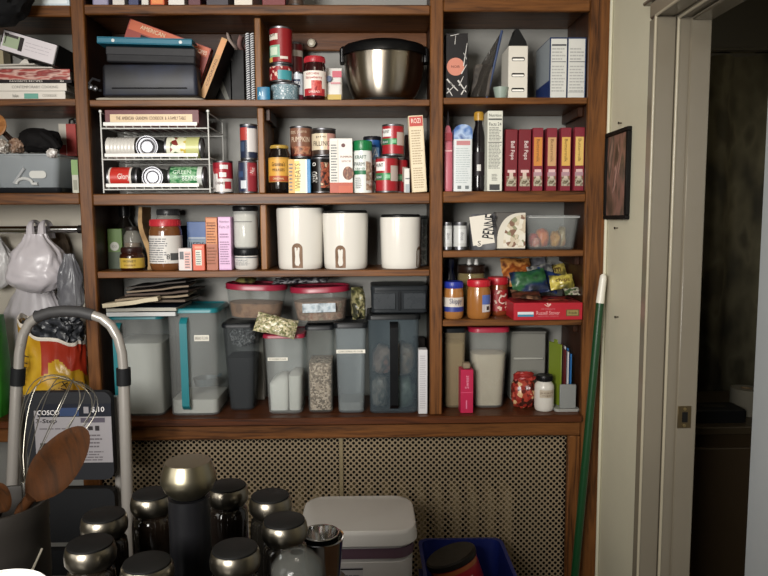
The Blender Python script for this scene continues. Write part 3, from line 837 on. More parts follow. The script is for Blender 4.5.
for x, z in ((-w / 2 - .024, .02), (-w / 2 - .012, .016)): MB().lathe([(0, -.003), (.007, -.003), (.008, 0), (.006, .002), (0, .003)], n=14, mtx=Matrix.Translation((x, -.018, z)) @ Matrix.Rotation(R(90), 4, 'X')).build('buckle', P('6a6a6e', .3, .9), t)
z2 = zt + h + EPS
cx, w, h = slot(106, 195, 48, -.012, z2)
t = thing('document_box', 'charcoal flat box between the black case and the teal folder', 'box', (cx, -.012, z2 + .0025), 0, R(1.5))
MB().box(-w / 2, w / 2, 0, .062, .001, h - .001, b=.004).build('box_body', P('232326', .55), t)
MB().box(-w / 2 - .001, w / 2 + .001, -.0015, .064, h * .45, h, b=.003).build('lid', P('2b2b2e', .5), t)
z3 = z2 + h + .0068
cx, w, h = slot(97, 192, 37.5, -.02, z3)
t = thing('ring_binder', 'teal blue folder with two white rivets on top of the black stack', 'folder', (cx, -.02, z3), 0, R(1.5))
mb = MB(); mb.box(-w / 2, w / 2, 0, .07, .0012, .004, b=.001); mb.box(-w / 2, w / 2, 0, .07, h - .003, h, b=.001); mb.box(-w / 2, w / 2, 0, .004, .004, h - .003, b=.001); mb.build('cover', P('17657c', .45), t)
MB().box(-w / 2 + .01, w / 2 - .01, .006, .066, .0045, h - .0035).build('pages', PAPER, t)
for x in (-.33, .38): MB().lathe([(0, 0), (.005, 0), (.0045, .0012), (0, .0018)], n=14, mtx=Matrix.Translation((x * w, -.0001, h * .5)) @ Matrix.Rotation(R(90), 4, 'X')).build('rivet', P('cfd4d4', .3), t)
# red cookbook standing askew behind the stack
a_, b_ = at(130, 18.2, .058), at(211.5, 48.5, .058)
dx, dz = b_.x - a_.x, b_.z - a_.z; L = math.hypot(dx, dz); ang = math.atan2(dz, dx); WD = .150
t = thing('cookbook', 'red cookbook with gold emblem leaning askew behind the teal folder', 'book', (a_.x, .058, a_.z), 0, -ang)
RED = P('8c2f22', .4)
mb = MB(); mb.box(0, L, 0, .003, -WD, 0, b=.0008); mb.box(0, L, .025, .028, -WD, 0, b=.0008); mb.box(0, L, .003, .025, -.003, 0); mb.build('cover', RED, t)
MB().box(.003, L - .003, .0032, .0248, -WD + .004, -.0034).build('pages', P('d9cdb8', .8), t)
mb = MB(); ms = [P('b9562f', .4), P('1b1614', .4), P('c7b78a', .4), P('d5cfc6', .5)]
mb.quad(.004, L - .004, -.030, -.002, -.0003, 0); mb.quad(.045, L * .62, -WD + .03, -.034, -.0005, 1)
mb.add([(.105 + .022 * math.cos(R(12 * i)), -.0008, -.058 + .022 * math.sin(R(12 * i))) for i in range(30)], [tuple(range(30))], 2)
mb.add([(.105 + .013 * math.cos(R(12 * i)), -.001, -.056 + .013 * math.sin(R(12 * i))) for i in range(30)], [tuple(range(30))], 1)
mb.quad(.165, .225, -.085, -.06, -.0009, 3)
mb.build('printed_pattern', ms, t, smooth=False)
text('AMERICAN', P('d8c7a4', .5), t, .075, -.013, .075, .012, -.0015); text('REGIONAL RECIPES', P('ead9c0', .5), t, .195, -.019, .10, .011, -.0015)
text('S', P('1b1614', .5), t, .105, -.058, .012, .018, -.0016)
# tan book leaning
a_, b_ = at(201.5, 96, .06), at(224, 38, .06)
ln = math.hypot(b_.x - a_.x, b_.z - a_.z); an = math.atan2(b_.x - a_.x, b_.z - a_.z)
t = thing('recipe_book', 'thin tan hardcover book leaning at a steep angle beside the black stack', 'book', (a_.x + .006, .04, ZA + .0135), 0, an)
mb = MB(); mb.box(-.009, -.0065, .0026, .11, 0, ln); mb.box(.0065, .009, .0026, .11, 0, ln); mb.build('cover', P('2e1c12', .5), t)
MB().box(-.009, .009, 0, .0025, 0, ln).build('spine', P('b98a55', .5), t)
MB().box(-.006, .006, .003, .106, .002, ln - .003).build('pages', P('cdb68c', .8), t)
text('COOKING', P('5d3a20', .5), t, 0, ln * .42, ln * .45, .007, -.0012, 90); MB().quad(-.0085, .0085, ln * .72, ln * .97, -.0005).build('printed_pattern', P('c98a50', .4), t, smooth=False)
# magenta packet, grey folder, black folder with papers
carton('small magenta packet standing behind the foot of the tan book', 207, 215, 80, .195, ZA, .05, '7a1a36', [(.1, .9, .1, .3, 'a13a58')], name='packet', cat='packet')
t = carton('dark grey folder with a pale triangular flap beside the tan book', 215, 230.5, 59, .185, ZA, .05, '2b2b2b', name='document_folder', cat='folder')
w = slot(215, 230.5, 59, .185, ZA)[1]; h = slot(215, 230.5, 59, .185, ZA)[2]
MB().add([(-w * .48, -.0006, h * .6), (w * .0, -.0006, h * .55), (w * .5, -.0006, h * .08), (w * .25, -.0006, h * .1)], [(0, 3, 2, 1)]).build('flap', P('74746c', .5), t, smooth=False)
MB().quad(-w * .45, w * .1, h * .62, h * .95, -.0006).build('paper_label', P('55584f', .5), t, smooth=False)
t = carton('black upright folder with creased pinkish papers poking out of its top', 231, 243.8, 50, .16, ZA, .06, '0e0e10', name='expanding_folder', cat='folder')
cx, w, h = slot(231, 243.8, 50, .16, ZA)
for i, (px, py, c, tw) in enumerate(((-.3, .002, 'a7968c', -14), (.0, .03, '8f6a64', 6), (.28, .06, '7d5450', 14))):
    vs, fs = [], []
    for k in range(9):
        v = k / 8; s_ = math.sin(v * 5 + i) * .006
        vs += [(px * w + (-.010 + s_) * (1 - v * .6) + math.sin(R(tw)) * v * .06, py + .01 + s_, h - .02 + v * .075), (px * w + .010 + s_ + math.sin(R(tw)) * v * .06, py + .02, h - .02 + v * .07)]
    for k in range(8): fs.append((2 * k, 2 * k + 1, 2 * k + 3, 2 * k + 2))
    o = MB().add(vs, fs).build('loose_paper', P(c, .7), t); o.modifiers.new('thickness', 'SOLIDIFY').thickness = .0008
MB().tube([(-.016, .0, h - .005), (-.02, -.001, h - .03), (-.012, -.002, h - .035)], .002).build('clip', P('b9b9b9', .3, .9), t)
# two spiral notebooks
for i, (x0, x1, lab) in enumerate(((245.2, 249.2, 'spiral notebook with white wire coil, next to the black folder'), (250, 254, 'spiral notebook with white wire coil, pressed against the thin divider'))):
    cx, w, h = slot(x0, x1, 33, .045, ZA)
    t = thing('spiral_notebook', lab, 'notebook', (cx, .045, ZA + EPS), group='spiral notebooks')
    MB().box(-w * .42, w * .42, .006, .17, 0, h, b=.001).build('pages', P('2b3350' if i == 0 else '2a2c3c', .6), t)
    b = MB(); n = 30
    for k in range(n): b.tube([(math.cos(a) * w * .42, .004 + .006 * math.sin(a), h * (k + .5) / n + .002 * math.cos(a)) for a in [2 * PI * j / 8 for j in range(8)]], .0017, 5, closed=True)
    b.build('wire_thread', P('e4e6e8', .4), t)

# ================================================================ FIRST ROW, bowl bay
p = at(261.5, 92, .004)
t = thing('round_tin', 'small bright blue round tin with a white mark at the foot of the divider', 'tin', (p.x + .004, .0195, ZA + EPS))
w = .038; h = at(262, 86.5, .004).z - ZA
MB().lathe([(0, 0), (w * .47, 0), (w * .5, .002), (w * .5, h - .004), (w * .47, h), (0, h)], sy=.3).build('tin_body', P('1e6d92', .35), t)
text_cyl('A1', P('d9eef4', .5), t, w * .5, -25, h * .45, .014, .014, sy=.3)
TE = speck(['3c5864', '8fa6ae', '4d6b78', 'c8d2d6'], 160, .4)
t = can('patterned grey-blue round tin at the bottom of the tall red tin stack', 271, 299, 85, .075, ZA, [(0, 1, TE)], name='round_tin', cat='tin')
h0 = slot(271, 299, 85, .075, ZA)[2] + .0028
t = can('red speckled tin with a teal square, in the middle of the tin stack', 269.5, 293, 67, .072, ZA + h0, [(0, 1, speck(['7d1820', '9c2a2c', 'd8b8a8', '7d1820', '8c2024'], 130, .4, 'voronoi'))], patches=[(-10, 70, .02, .72, '3f9098')], name='round_tin', cat='tin')
h1 = slot(269.5, 293, 67, .072, ZA + h0)[2]
zz = ZA + h0 + h1 + .0018
t = can('tall dark red tin with a pale green round emblem topping the stack', 269.5, 292.5, 29, .07, zz, [(0, 1, '8a1a20')],
        patches=[(-75, -10, .66, .84, 'd9d2c4'), (-70, 0, .14, .5, '7fae93'), (-58, -12, .2, .44, 'c9d8c4'), (-80, -40, 0, .14, 'c8a85a'), (0, 40, .08, .16, 'd8d0c4')], texts=[('JOY', -40, .75, .35, .1, '3a2420')], name='round_tin', cat='tin')
t = can('dark red tin half hidden behind the tall tin stack', 286, 303, 44, .165, ZA, [(0, .3, '5c2028'), (.3, .8, '7a2026'), (.8, .9, 'cfc6ba'), (.9, 1, '6a1a20')], name='round_tin', cat='tin')
t = can('short white and blue can between the red tins and the jam jar', 291.5, 304, 73, .10, ZA, [(0, .25, '6a2a38'), (.25, 1, 'c9d0d8')], patches=[(-60, 30, .5, .8, '26324e')], texts=[('GOYA', -10, .62, .7, .16, 'e8e8e8')])
t = jar('jar of strawberry jam with red lid and white fruit label', 303.5, 326, 58, .05, ZA, '2a0a0c', 'a82430', lid_h=.018, neck=.9, lid_r=.93, band=[(.1, .66, 'e6ddd4')], patches=[(-60, 60, .1, .26, 'a8242c'), (-14, 40, .16, .44, speck(['b02a30', 'd05a50', '8c1a22'], 90, .4))],
        texts=[('KITCHEN', -8, .59, .55, .045, 'a8242c'), ('Strawberry', -2, .5, .75, .08, 'b02a34'), ('SPREAD', 0, .18, .5, .05, 'f0e0d8')], shoulder=.14)
t = thing('snack_pouch', 'white pouch with red print and yellow foot between the jam jar and the bowl', 'pouch', (slot(326, 342, 68, .08, ZA)[0], .09, ZA + EPS))
w, h = slot(326, 342, 68, .08, ZA)[1:]
MB().rloft([(0, w, .05, .01), (.01, w * 1.04, .05, .012), (h * .6, w, .036, .01), (h * .93, w * .96, .008, .003), (h, w, .004, .0015)]).build('pouch_body', P('d9d6d2', .4), t)
MB().quad(-w * .45, w * .45, .004, h * .22, -.0285).build('yellow_print', P('b79a34', .4), t, smooth=False); MB().quad(-w * .1, w * .48, h * .72, h * .9, -.0155).build('red_print', P('b8465a', .4), t, smooth=False); MB().quad(-w * .2, w * .4, h * .52, h * .57, -.024).build('pink_print', P('c07a80', .4), t, smooth=False)
MB().lathe([(0, 0), (.009, 0), (.009, .0012), (0, .0014)], n=18, mtx=Matrix.Translation((-w * .3, -.0262, h * .66)) @ Matrix.Rotation(R(90), 4, 'X')).build('round_sticker', P('2a3f66', .4), t)
# steel bowl
ANISO, nt, pb, _o = newmat('brushed_steel')
pb.inputs['Base Color'].default_value = lin('b3aa9c'); pb.inputs['Metallic'].default_value = 1; pb.inputs['Roughness'].default_value = .30; pb.inputs['Anisotropic'].default_value = .8
tn = nt.nodes.new('ShaderNodeTangent'); tn.direction_type = 'RADIAL'; tn.axis = 'Z'; nt.links.new(tn.outputs[0], pb.inputs['Tangent']); pb.inputs['Anisotropic Rotation'].default_value = .25
cx, w, h = slot(342.5, 425.5, 53, .115, ZA)
r = w / 2
t = thing('mixing_bowl', 'large brushed steel mixing bowl with a black lid and black base', 'bowl', (cx, .1265, ZA + EPS))
hb = h
prof = []
for i in range(13):
    u = i / 12; prof.append((r * (.59 + .38 * math.sin(u * PI / 2) ** .72), .012 + (hb - .012) * (1 - math.cos(u * PI / 2)) ** .82))
MB().lathe([(0, .012)] + prof + [(r * .985, hb + .001), (r * .985, hb + .004), (r * .955, hb + .003)] + [(q[0] * .965, q[1] + .002) for q in prof[::-1]] + [(0, .016)], n=56, sy=.84).build('bowl_body', ANISO, t)
MB().lathe([(0, 0), (r * .63, 0), (r * .66, .004), (r * .68, .022), (r * .73, .034), (r * .60, .0118), (0, .0118)], n=48, sy=.84).build('base', MATTEBLACK, t)
MB().lathe([(r * .95, hb * .80), (r * .958, hb * .806), (r * .95, hb * .812)], n=48, sy=.84).build('groove', P('8f897c', .3, 1), t)
ht = at(384, 40, .115).z - ZA
lo = MB(); lo.lathe([(0, hb + .0045), (r * .97, hb + .0045), (r * 1.02, hb - .012), (r * 1.035, hb - .011), (r * 1.03, hb + .008), (r * .97, hb + .018), (r * .7, ht - .010), (r * .4, ht - .003), (r * .2, ht), (r * .12, ht - .004), (0, ht - .004)], n=56, sy=.84)
lo.build('lid', P('0d0d0e', .32), t)
for s in (-1, 1): MB().rloft([(hb - .03, .016, .05, .006, s * r * 1.0, 0), (hb + .008, .018, .06, .008, s * r * .995, 0), (hb + .016, .01, .05, .004, s * r * .97, 0)]).build('latch', P('0d0d0e', .32), t)

# ================================================================ FIRST ROW, end bay
KR = P('1d1b1c', .45)
t = carton('black box with white scribbles and a round salmon sticker', 446, 468, 33.5, .03, ZAR, .05, '232122', name='game_box', cat='box')
cx, w, h = slot(446, 468, 33.5, .03, ZAR)
b = MB(); b.add([(-.004 + .026 * math.cos(R(12 * i)), -.0008, h * .49 + .026 * math.sin(R(12 * i))) for i in range(30)], [tuple(range(30))]); b.build('round_sticker', P('c87f6a', .5), t, smooth=False)
text('NOIR', P('5a2a24', .5), t, -.004, h * .49, .026, .007, -.0016)
b = MB()
for (u0, v0, u1, v1, th) in ((-.3, .96, .1, .99, .002), (-.1, .83, -.06, .97, .002), (.3, .5, .46, .85, .003), (.2, .38, .44, .52, .003), (-.45, .3, -.2, .2, .005), (-.3, .24, .05, .12, .005), (.05, .28, .42, .1, .005), (-.46, .08, -.1, .2, .003), (.1, .2, .3, .34, .003), (.3, .7, .45, .6, .002), (-.42, .16, -.2, .04, .004), (.2, .06, .44, .2, .004)):
    p0, p1 = Vector((u0 * w, -.0009, v0 * h)), Vector((u1 * w, -.0009, v1 * h)); d_ = (p1 - p0).normalized(); nn = Vector((-d_.z, 0, d_.x)) * th / 2
    b.add([p0 - nn, p1 - nn * .5, p1 + nn * .5, p0 + nn], [(0, 1, 2, 3)])
b.build('printed_pattern', P('c9c6c2', .5), t, smooth=False)
# dark clear pouch leaning on the slotted box
cx, w, h = slot(470, 507, 33.5, .08, ZAR)
t = thing('plastic_pouch', 'smoky clear plastic pouch leaning against the slotted white box', 'pouch', (cx - .006, .105, ZAR + .014))
SM = clear('3b3733', .72, .18)
vs, fs = [], []
NU, NV = 14, 14
for s in (0, 1):
    for i in range(NU + 1):
        for j in range(NV + 1):
            u, v = i / NU, j / NV
            x = -w * .5 + u * w * .55 + v * w * .40 - (1 - u) * v * (-.0); 
            z = v * h * (.35 + .65 * (u * .75 + .25))
            th = .022 * math.sin(u * PI) * (1 - v * .7) + .002
            y = (-th if s == 0 else th) + .012 * noise.noise(Vector((u * 3, v * 3, s * 5))) * math.sin(u * PI)
            vs.append((x, y, z))
M_ = (NU + 1) * (NV + 1)
for s in (0, 1):
    for i in range(NU):
        for j in range(NV):
            a = s * M_ + i * (NV + 1) + j; q = (a, a + NV + 1, a + NV + 2, a + 1); fs.append(q if s == 0 else q[::-1])
MB().add(vs, fs).build('pouch_body', SM, t, ang=180)
MB().tube([(w * .05 + w * .4 * (v / 10), -.004, h * v / 10) for v in range(11)], .004).build('zipper', P('2c3f66', .4), t)
MB().rloft([(.004, .06, .02, .006, -w * .16, .0), (h * .45, .06, .016, .006, -w * .04, 0), (h * .5, .05, .01, .004, -w * .03, 0)]).build('contents', speck(['3a332d', '57504a', '2a2522'], 25, .6), t)
cx, w2, h2 = slot(493, 508.5, 88, .04, ZAR)
t = thing('small_dish', 'small pale green dish at the foot of the smoky pouch', 'dish', (cx, .04, ZAR + EPS))
MB().lathe([(0, 0), (w2 * .34, 0), (w2 * .36, .003), (w2 * .5, h2), (w2 * .46, h2), (w2 * .3, .006), (0, .006)]).build('dish_body', P('8e9c92', .35), t)
MB().lathe([(w2 * .44, h2 * .72), (w2 * .455, h2 * .76), (w2 * .45, h2 * .8)]).build('rim', P('5d6b62', .4), t)
# box with three slots
cx, w, h = slot(508.5, 528, 46, .035, ZAR)
t = thing('slotted_box', 'white box with three dark slots and a black pointed flap', 'box', (cx, .035, ZAR + EPS))
MB().box(-w / 2, w / 2, 0, .11, 0, h, b=.0015).build('box_body', P('d4cfc4', .55), t)
for v in (.17, .45, .75):
    s_ = MB().rloft([(-.0008, w * .66, h * .075, .004), (.0003, w * .66, h * .075, .004)], mtx=Matrix.Translation((0, 0, v * h)) @ Matrix.Rotation(R(90), 4, 'X')).build('slot', P('1b1a18', .8), t)
    MB().rloft([(-.0008, w * .6, h * .035, .003), (.0006, w * .6, h * .035, .003)], mtx=Matrix.Translation((0, -.0006, (v - .012) * h)) @ Matrix.Rotation(R(90), 4, 'X')).build('white_lining', P('f0ede6', .5), s_)
tp = at(519, 30, .05).z - ZAR
MB().prism([(-w * .36, h + .0004), (w * .46, h + .0004), (w * .42, h + .012), (w * .02, tp), (-w * .14, tp), (-w * .38, h + .01)], .004, .05).build('flap', P('0d0d0e', .5), t)
# two blue and white boxes
for x0, x1, lab, px in ((550, 567.4, 'blue edged white food box with a shadowed blue side, beside its twin', 0), (567.8, 586.5, 'blue edged white food box pressed against the last post', 1)):
    t = carton(lab, x0, x1, 37.5, .03, ZAR, .17, '1c3158', panels=[(.06 if px == 0 else .04, .97 if px == 0 else .93, .015, .975, 'cfcfca')], fine=[(.12, .9, .1, .55, 9), (.12, .9, .62, .84, 4)], finecol=P('a9a9a6', .6),
               side=[('l', .3, .98, P('9aa2a8', .5)), ('l', .0, .3, P('17306a', .4))] if px == 0 else None)
    cx, w, h = slot(x0, x1, 37.5, .03, ZAR)
    b = MB(); b.quad(-w * .4, w * .43, h * .595, h * .605, -.0012, 0); b.build('printed_line', P('33373d', .5), t, smooth=False); b = MB()
    if px == 0: b.quad(-w * .4, w * .43, h * .86, h * .885, -.0012, 0)
    else: b.quad(-w * .44, w * .4, h * .1, h * .105, -.0012, 0)
    b.build('printed_line', P('33373d', .5), t, smooth=False)
# ================================================================ SECOND ROW, wire rack
WIRE = P('dcdcd8', .35, .1)
rx0, rx1 = at(101, 150, .012).x, at(210, 150, .012).x
rk = thing('can_rack', 'white wire can rack with three tiers of cans and a box', 'rack', ((rx0 + rx1) / 2, .012, ZB + EPS))
W = rx1 - rx0; rzs = [at(155, y, .012).z - ZB for y in (189, 159, 128)]; rtop = at(155, 111.5, .012).z - ZB
RD = .2
for sx in (-1, 1):
    for y in (.0, RD):
        rr_ = .0022
        MB().tube([(sx * (W / 2 - .003), y, rr_), (sx * (W / 2 - .003), y, rtop - (0 if sx > 0 else .0))], rr_).build('upright_wire', WIRE, rk)
    MB().lathe([(0, -.005), (.004, -.003), (.005, 0), (.004, .003), (0, .005)], n=12, mtx=Matrix.Translation((sx * (W / 2 - .003), 0, rtop))).build('end_cap', WIRE, rk)
    for z in (rzs[0] + .003, rzs[1] + .003, rzs[2] + .003, rtop - .004): MB().tube([(sx * (W / 2 - .003), 0, z), (sx * (W / 2 - .003), RD, z)], .0018, 6).build('side_wire', WIRE, rk)
for z in rzs:
    MB().tube([(-W / 2 + .003, -.002, z - .002), (W / 2 - .003, -.002, z - .002)], .002, 6).build('front_wire', WIRE, rk)
    MB().tube([(-W / 2 + .003, RD, z - .002), (W / 2 - .003, RD, z - .002)], .002, 6).build('back_wire', WIRE, rk)
    MB().box(-W / 2 + .012, W / 2 - .034, -.0075, -.0045, z + .0045, z + .0155, b=.001).build('front_ledge', P('e2e0dc', .4), rk)
    for k in range(11):
        xx = -W / 2 + .02 + (W - .06) * k / 10; MB().tube([(xx, -.0058, z + .005), (xx, -.0035, z - .0002), (xx, RD, z - .0002)], .0013, 6).build('cross_wire', WIRE, rk)
zr = [ZB + EPS + z + .0018 for z in rzs]
MAR = '5c141b'
carton('dark red long box with a cream lettered band on the rack top tier', 105, 199, 110, .026, zr[2] + .0012, .12, MAR, panels=[(.055, .93, .28, .74, 'd6bd98')],
       texts=[('THE  AMERICAN  GRANDMA  COOKBOOK  &  A FAMILY TABLE', .49, .51, .74, .2, '5a3a2a')], name='gift_box', cat='box')
CG = 'cans lying in the wire rack'
g = .032 + .012
cy_ = .052
lying_can('plain ribbed silver white can lying on the middle tier of the wire rack', 109, 137.5, 136, 158, cy_, zr[1], None, ribs=7, group=CG)
lying_can('silver can end facing out on the middle tier of the wire rack', 141.5, 163.5, 136, 158, .075, zr[1], None, endon=True, group=CG, len_=.11)
lying_can('can with a pepper and herb picture lying on the middle tier of the wire rack', 167, 203, 136, 158, cy_, zr[1], [(0, .12, 'dcdcc8'), (.12, .6, speck(['e0e0c8', 'd9d9b4', '7a2a22', '46602c', 'c9b04a', 'e8e8d4'], 70, .4, 'voronoi')), (.6, 1, 'c3c586')], group=CG)
lying_can('red can with white script lying on the lowest tier of the wire rack', 110, 140, 168.5, 190, cy_, zr[0], [(0, .06, 'd8d0c8'), (.06, .78, 'bf2f26'), (.78, .86, 'd8d0c8'), (.86, 1, '1b1b1d')], texts=[('Glory', .58, .5, .4, .34, 'eadfd6')], group=CG)
lying_can('silver can end facing out on the lowest tier of the wire rack', 147.5, 168.5, 169, 190, .075, zr[0], None, endon=True, group=CG, len_=.11)
lying_can('green can lying on the lowest tier of the wire rack', 170.5, 206, 168, 190, cy_, zr[0], [(0, .85, speck(['1f5c34', '2f7a48', '8db890', '246a3c'], 45, .35, stretch=(1, 1, 2))), (.85, 1, 'c8ccc8')], texts=[('GREEN', .4, .72, .5, .2, 'd8e8d8'), ('BEANS', .62, .42, .42, .2, 'dfeadf')], group=CG)
# cans beside the rack
can('white can with red cherries on its label, standing beside the wire rack', 213, 233, 161.5, .075, ZB, [(0, .45, 'd8d3d0'), (.45, 1, '9a2230')], patches=[(-60, -20, .45, .7, 'e0dcd8'), (-10, 30, .5, .66, 'e0dcd8'), (20, 60, .1, .35, 'a02a34'), (-50, -10, .62, .8, 'b03a40'), (-5, 40, .78, .92, 'd8d3d0')], texts=[('CHERRY', -5, .32, .5, .08, '5a3a3a')])
can('navy and red can standing under another can beside the divider', 238.5, 257.5, 161.5, .055, ZB, [(0, 1, '8c2a34')], patches=[(-90, 5, 0, 1, '232c46'), (-40, -2, .1, .38, 'c8ccd2'), (-70, -20, .5, .7, '31486c'), (20, 60, .55, .85, 'b04a50')], texts=[('Nut', 35, .7, .3, .12, 'e2d8d4', 70)])
hN = slot(238.5, 257.5, 161.5, .055, ZB)[2] + .003
can('navy can with a red patch and white panel, stacked on another navy can', 240, 257.5, 125, .058, ZB + hN, [(0, 1, '222a40')], patches=[(-90, 0, .55, .95, 'a83a34'), (0, 80, .18, .92, 'cfcac8'), (-60, -20, .2, .5, '3a4a64')])

# ================================================================ SECOND ROW, cans in the middle bay
jar('dark molasses jar with yellow lid and golden label', 268.5, 290.5, 146, .05, ZB, '140d0a', 'a98a3c', lid_h=.010, neck=.78, lid_r=.82, shoulder=.2, band=[(.23, .74, 'b98a3a')], patches=[(-75, 75, .27, .70, 'cf9a3e'), (-60, 60, .24, .36, 'a44a26')],
    texts=[("Grandma's", 0, .6, .6, .09, '3a2414'), ('MOLASSES', 0, .48, .55, .06, '4a2a14'), ('ORIGINAL', 0, .3, .5, .04, 'ead8a8')])
carton('yellow and white box with a blue edge in front of the stacked brown can', 288.5, 310.5, 159.5, .022, ZB, .045, '2a7ab0', panels=[(0, .84, 0, 1, 'd8d5b4'), (0, .28, 0, 1, 'c8942c'), (.28, .5, .05, .95, 'd8c464'), (.78, .84, 0, 1, 'e8e8e0')], texts=[('WHEATS', .42, .5, .75, .26, '7a5a24', 90)], fine=[(.03, .2, .05, .9, 8)])
can('dark tin can under the brown pumpkin can, behind the yellow and white box', 291, 313, 160, .11, ZB, [(0, 1, '5a3a2c')])
hN = slot(291, 313, 160, .11, ZB)[2] + .003
can('brown pumpkin can standing behind and above the yellow and white box', 290, 312.5, 127.5, .11, ZB + hN, [(0, .3, '6a2c22'), (.3, 1, '7c5442')], patches=[(-50, 60, .06, .34, speck(['8a3a2a', 'b07a5a', '4a241c'], 60))], texts=[('PUMPKIN', 0, .58, .85, .16, 'dcc8b0'), ('100%', -40, .8, .3, .1, 'dcc8b0'), ('pure', 10, .8, .4, .1, 'c8b098')])
can('black can with white side lettering between the yellow box and the broth carton', 311, 331.5, 158, .06, ZB, [(0, 1, '17120f')], patches=[(0, 70, .1, .9, speck(['17120f', '5a2418', 'a8563a', '221814', 'd8b898'], 60))], texts=[('HERO', -40, .45, .5, .22, 'e8e4dc', 90), ('o', -38, .8, .22, .1, 'e8e4dc')])
hN = slot(311, 331.5, 158, .06, ZB)[2] + .003
can('cream pie filling can with pinkish end stacked on the black can', 311.5, 336, 129.5, .075, ZB + hN, [(0, .18, '3a2a22'), (.18, .86, 'd2c3a8'), (.86, 1, '2a2422')], patches=[(20, 80, .18, .86, 'b98a80')], texts=[('FILLING', -8, .45, .72, .17, '4a3a34'), ('pie', -10, .68, .4, .09, '6a5a50')])
can('small red can seen at the back above the broth carton', 340, 353.5, 127.5, .17, ZB + .085, [(0, .85, '8a3024'), (.85, 1, '5a1c18')], patches=[(0, 60, .3, .7, 'd8c8bc')], texts=[('BEANS', 10, .55, .7, .14, '5a1c18')], h=.075)
can('tin can under the small red can at the back, behind the broth carton', 339.5, 354, 160, .17, ZB, [(0, 1, '7a3a2a')], h=.082)
can('second small dark red can at the back, tucked beside the first', 355, 363, 128.5, .205, ZB + .085, [(0, .85, '6a2822'), (.85, 1, '4a1a18')], patches=[(-60, 60, .3, .6, 'a8988e')], h=.075)
can('tin can under the second small dark red can, behind the broth carton', 355, 363, 160, .205, ZB, [(0, 1, '5a3a2a')], h=.082)
t = carton('white broth carton with an orange red foot', 329.5, 352.5, 138.5, .022, ZB, .065, 'd8d5ce', panels=[(0, .37, .16, .95, 'd2cfc6'), (.36, .38, .1, .98, 'b8a89a'), (0, 1, 0, .19, 'a83c14'), (.38, 1, 0, .13, 'b4481c')], texts=[('PUMPKIN', .72, .66, .5, .04, '8a4a34'), ('SPICE', .72, .58, .4, .03, '8a4a34')], fine=[(.06, .33, .2, .9, 14)], name='drink_carton', cat='carton')
cx, w, h = slot(329.5, 352.5, 138.5, .022, ZB)
b = MB(); b.add([(w * .30 + .016 * math.cos(R(15 * i)), -.0010, h * .36 + .02 * math.sin(R(15 * i))) for i in range(24)], [tuple(range(24))]); b.build('pie_print', speck(['8a5238', '5a3020', 'b98a68'], 70), t, smooth=False)
b = MB(); b.add([(w * .10 + .006 * math.cos(R(30 * i)), -.0011, h * .87 + .006 * math.sin(R(30 * i))) for i in range(12)], [tuple(range(12))]); b.build('emblem_print', P('5a2a2a', .5), t, smooth=False)
t = jar('white shaker of grated cheese with a green lid', 353, 372, 141.5, .055, ZB, 'd6dad6', '14733f', lid_h=.03, neck=.98, lid_r=1.0, shoulder=.03, band=[(.0, .78, 'd9dcd8')], patches=[(-60, 30, .35, .43, '1f6a44'), (20, 90, .05, .6, speck(['d8d4cc', '7a5a44', 'b8a08a'], 50))],
        texts=[('KRAFT', -12, .68, .6, .07, '2b5a48'), ('PARM', -20, .55, .55, .07, '3a4a48'), ('GRATED', -15, .46, .5, .04, '3a6a54')], fine=[(-45, 0, .08, .3, 6)], name='cheese_shaker', cat='shaker')
can('blue labelled can with a dark lid behind the cheese shaker', 363.5, 381, 138.5, .135, ZB, [(0, .5, '3a4a6a'), (.5, 1, '2a5a9a')], patches=[(-20, 50, .6, .85, '8ab0d8')], texts=[('A', 20, .72, .4, .16, 'e2eaf2')], lid='1c1c22')
carton('pouch like box with a chocolate and nut picture between the shaker and the tomato cans', 365, 375.5, 160, .095, ZB, .022, 'c9c6c0', panels=[(0, 1, .1, .85, speck(['8a6a50', 'd8d4cc', '3a2a24', 'b8a890', '5a4436'], 70, .4, 'voronoi'))], name='snack_box')
TG = 'red and green tomato cans'
tom = dict(bands=[(0, 1, '9c1f28')], patches=[(-70, -12, .62, .9, 'e4e2de'), (-75, 30, .33, .55, '2c7a44'), (-70, -30, .36, .5, '3a5a50'), (18, 75, .3, .78, 'b8a8a0'), (-8, 14, .38, .5, '7ab88a')], texts=[("HUNT", -40, .76, .38, .1, '3a3a3a'), ('diced', -45, .44, .3, .07, 'd8e0d8')])
can('lower of the two stacked red and green tomato cans', 375.5, 398, 157.5, .055, ZB, **tom, group=TG)
hN = slot(375.5, 398, 157.5, .055, ZB)[2] + .003
can('upper red and green tomato can, topmost of its stack', 382, 404, 125.5, .062, ZB + hN, **tom, group=TG)
can('third tomato can half hidden behind the lower stacked tomato can', 390, 408, 159, .115, ZB, **tom, group=TG)
carton('slim white and red box between the tomato cans and the leaning cream box', 404.3, 409.6, 168.5, .03, ZB, .035, 'd5d2cc', panels=[(.2, 1, .0, .35, '9aa0a4'), (.2, 1, .55, .6, '5a5a60')])
a_ = at(419.8, 192, .03)
cxm, wm, hm = slot(411, 427.5, 116, .03, ZB)
t = carton('tall cream box with a red header leaning slightly against the post', 412.3, 427.2, 115.5, .03, ZB + .0016, .05, 'd8c8a8', panels=[(.06, .95, .86, .985, 'b8423a'), (.1, .9, .03, .84, 'dccfb2')], texts=[('ROZI', .5, .93, .62, .06, 'f0e4d4')], fine=[(.14, .88, .36, .82, 14), (.14, .88, .05, .33, 9)], ry=-3.2, finecol=P('b09a7c', .6))
carton('dark red box at the back behind the leaning cream box', 405, 424, 135, .15, ZB, .06, '4a1a1a')

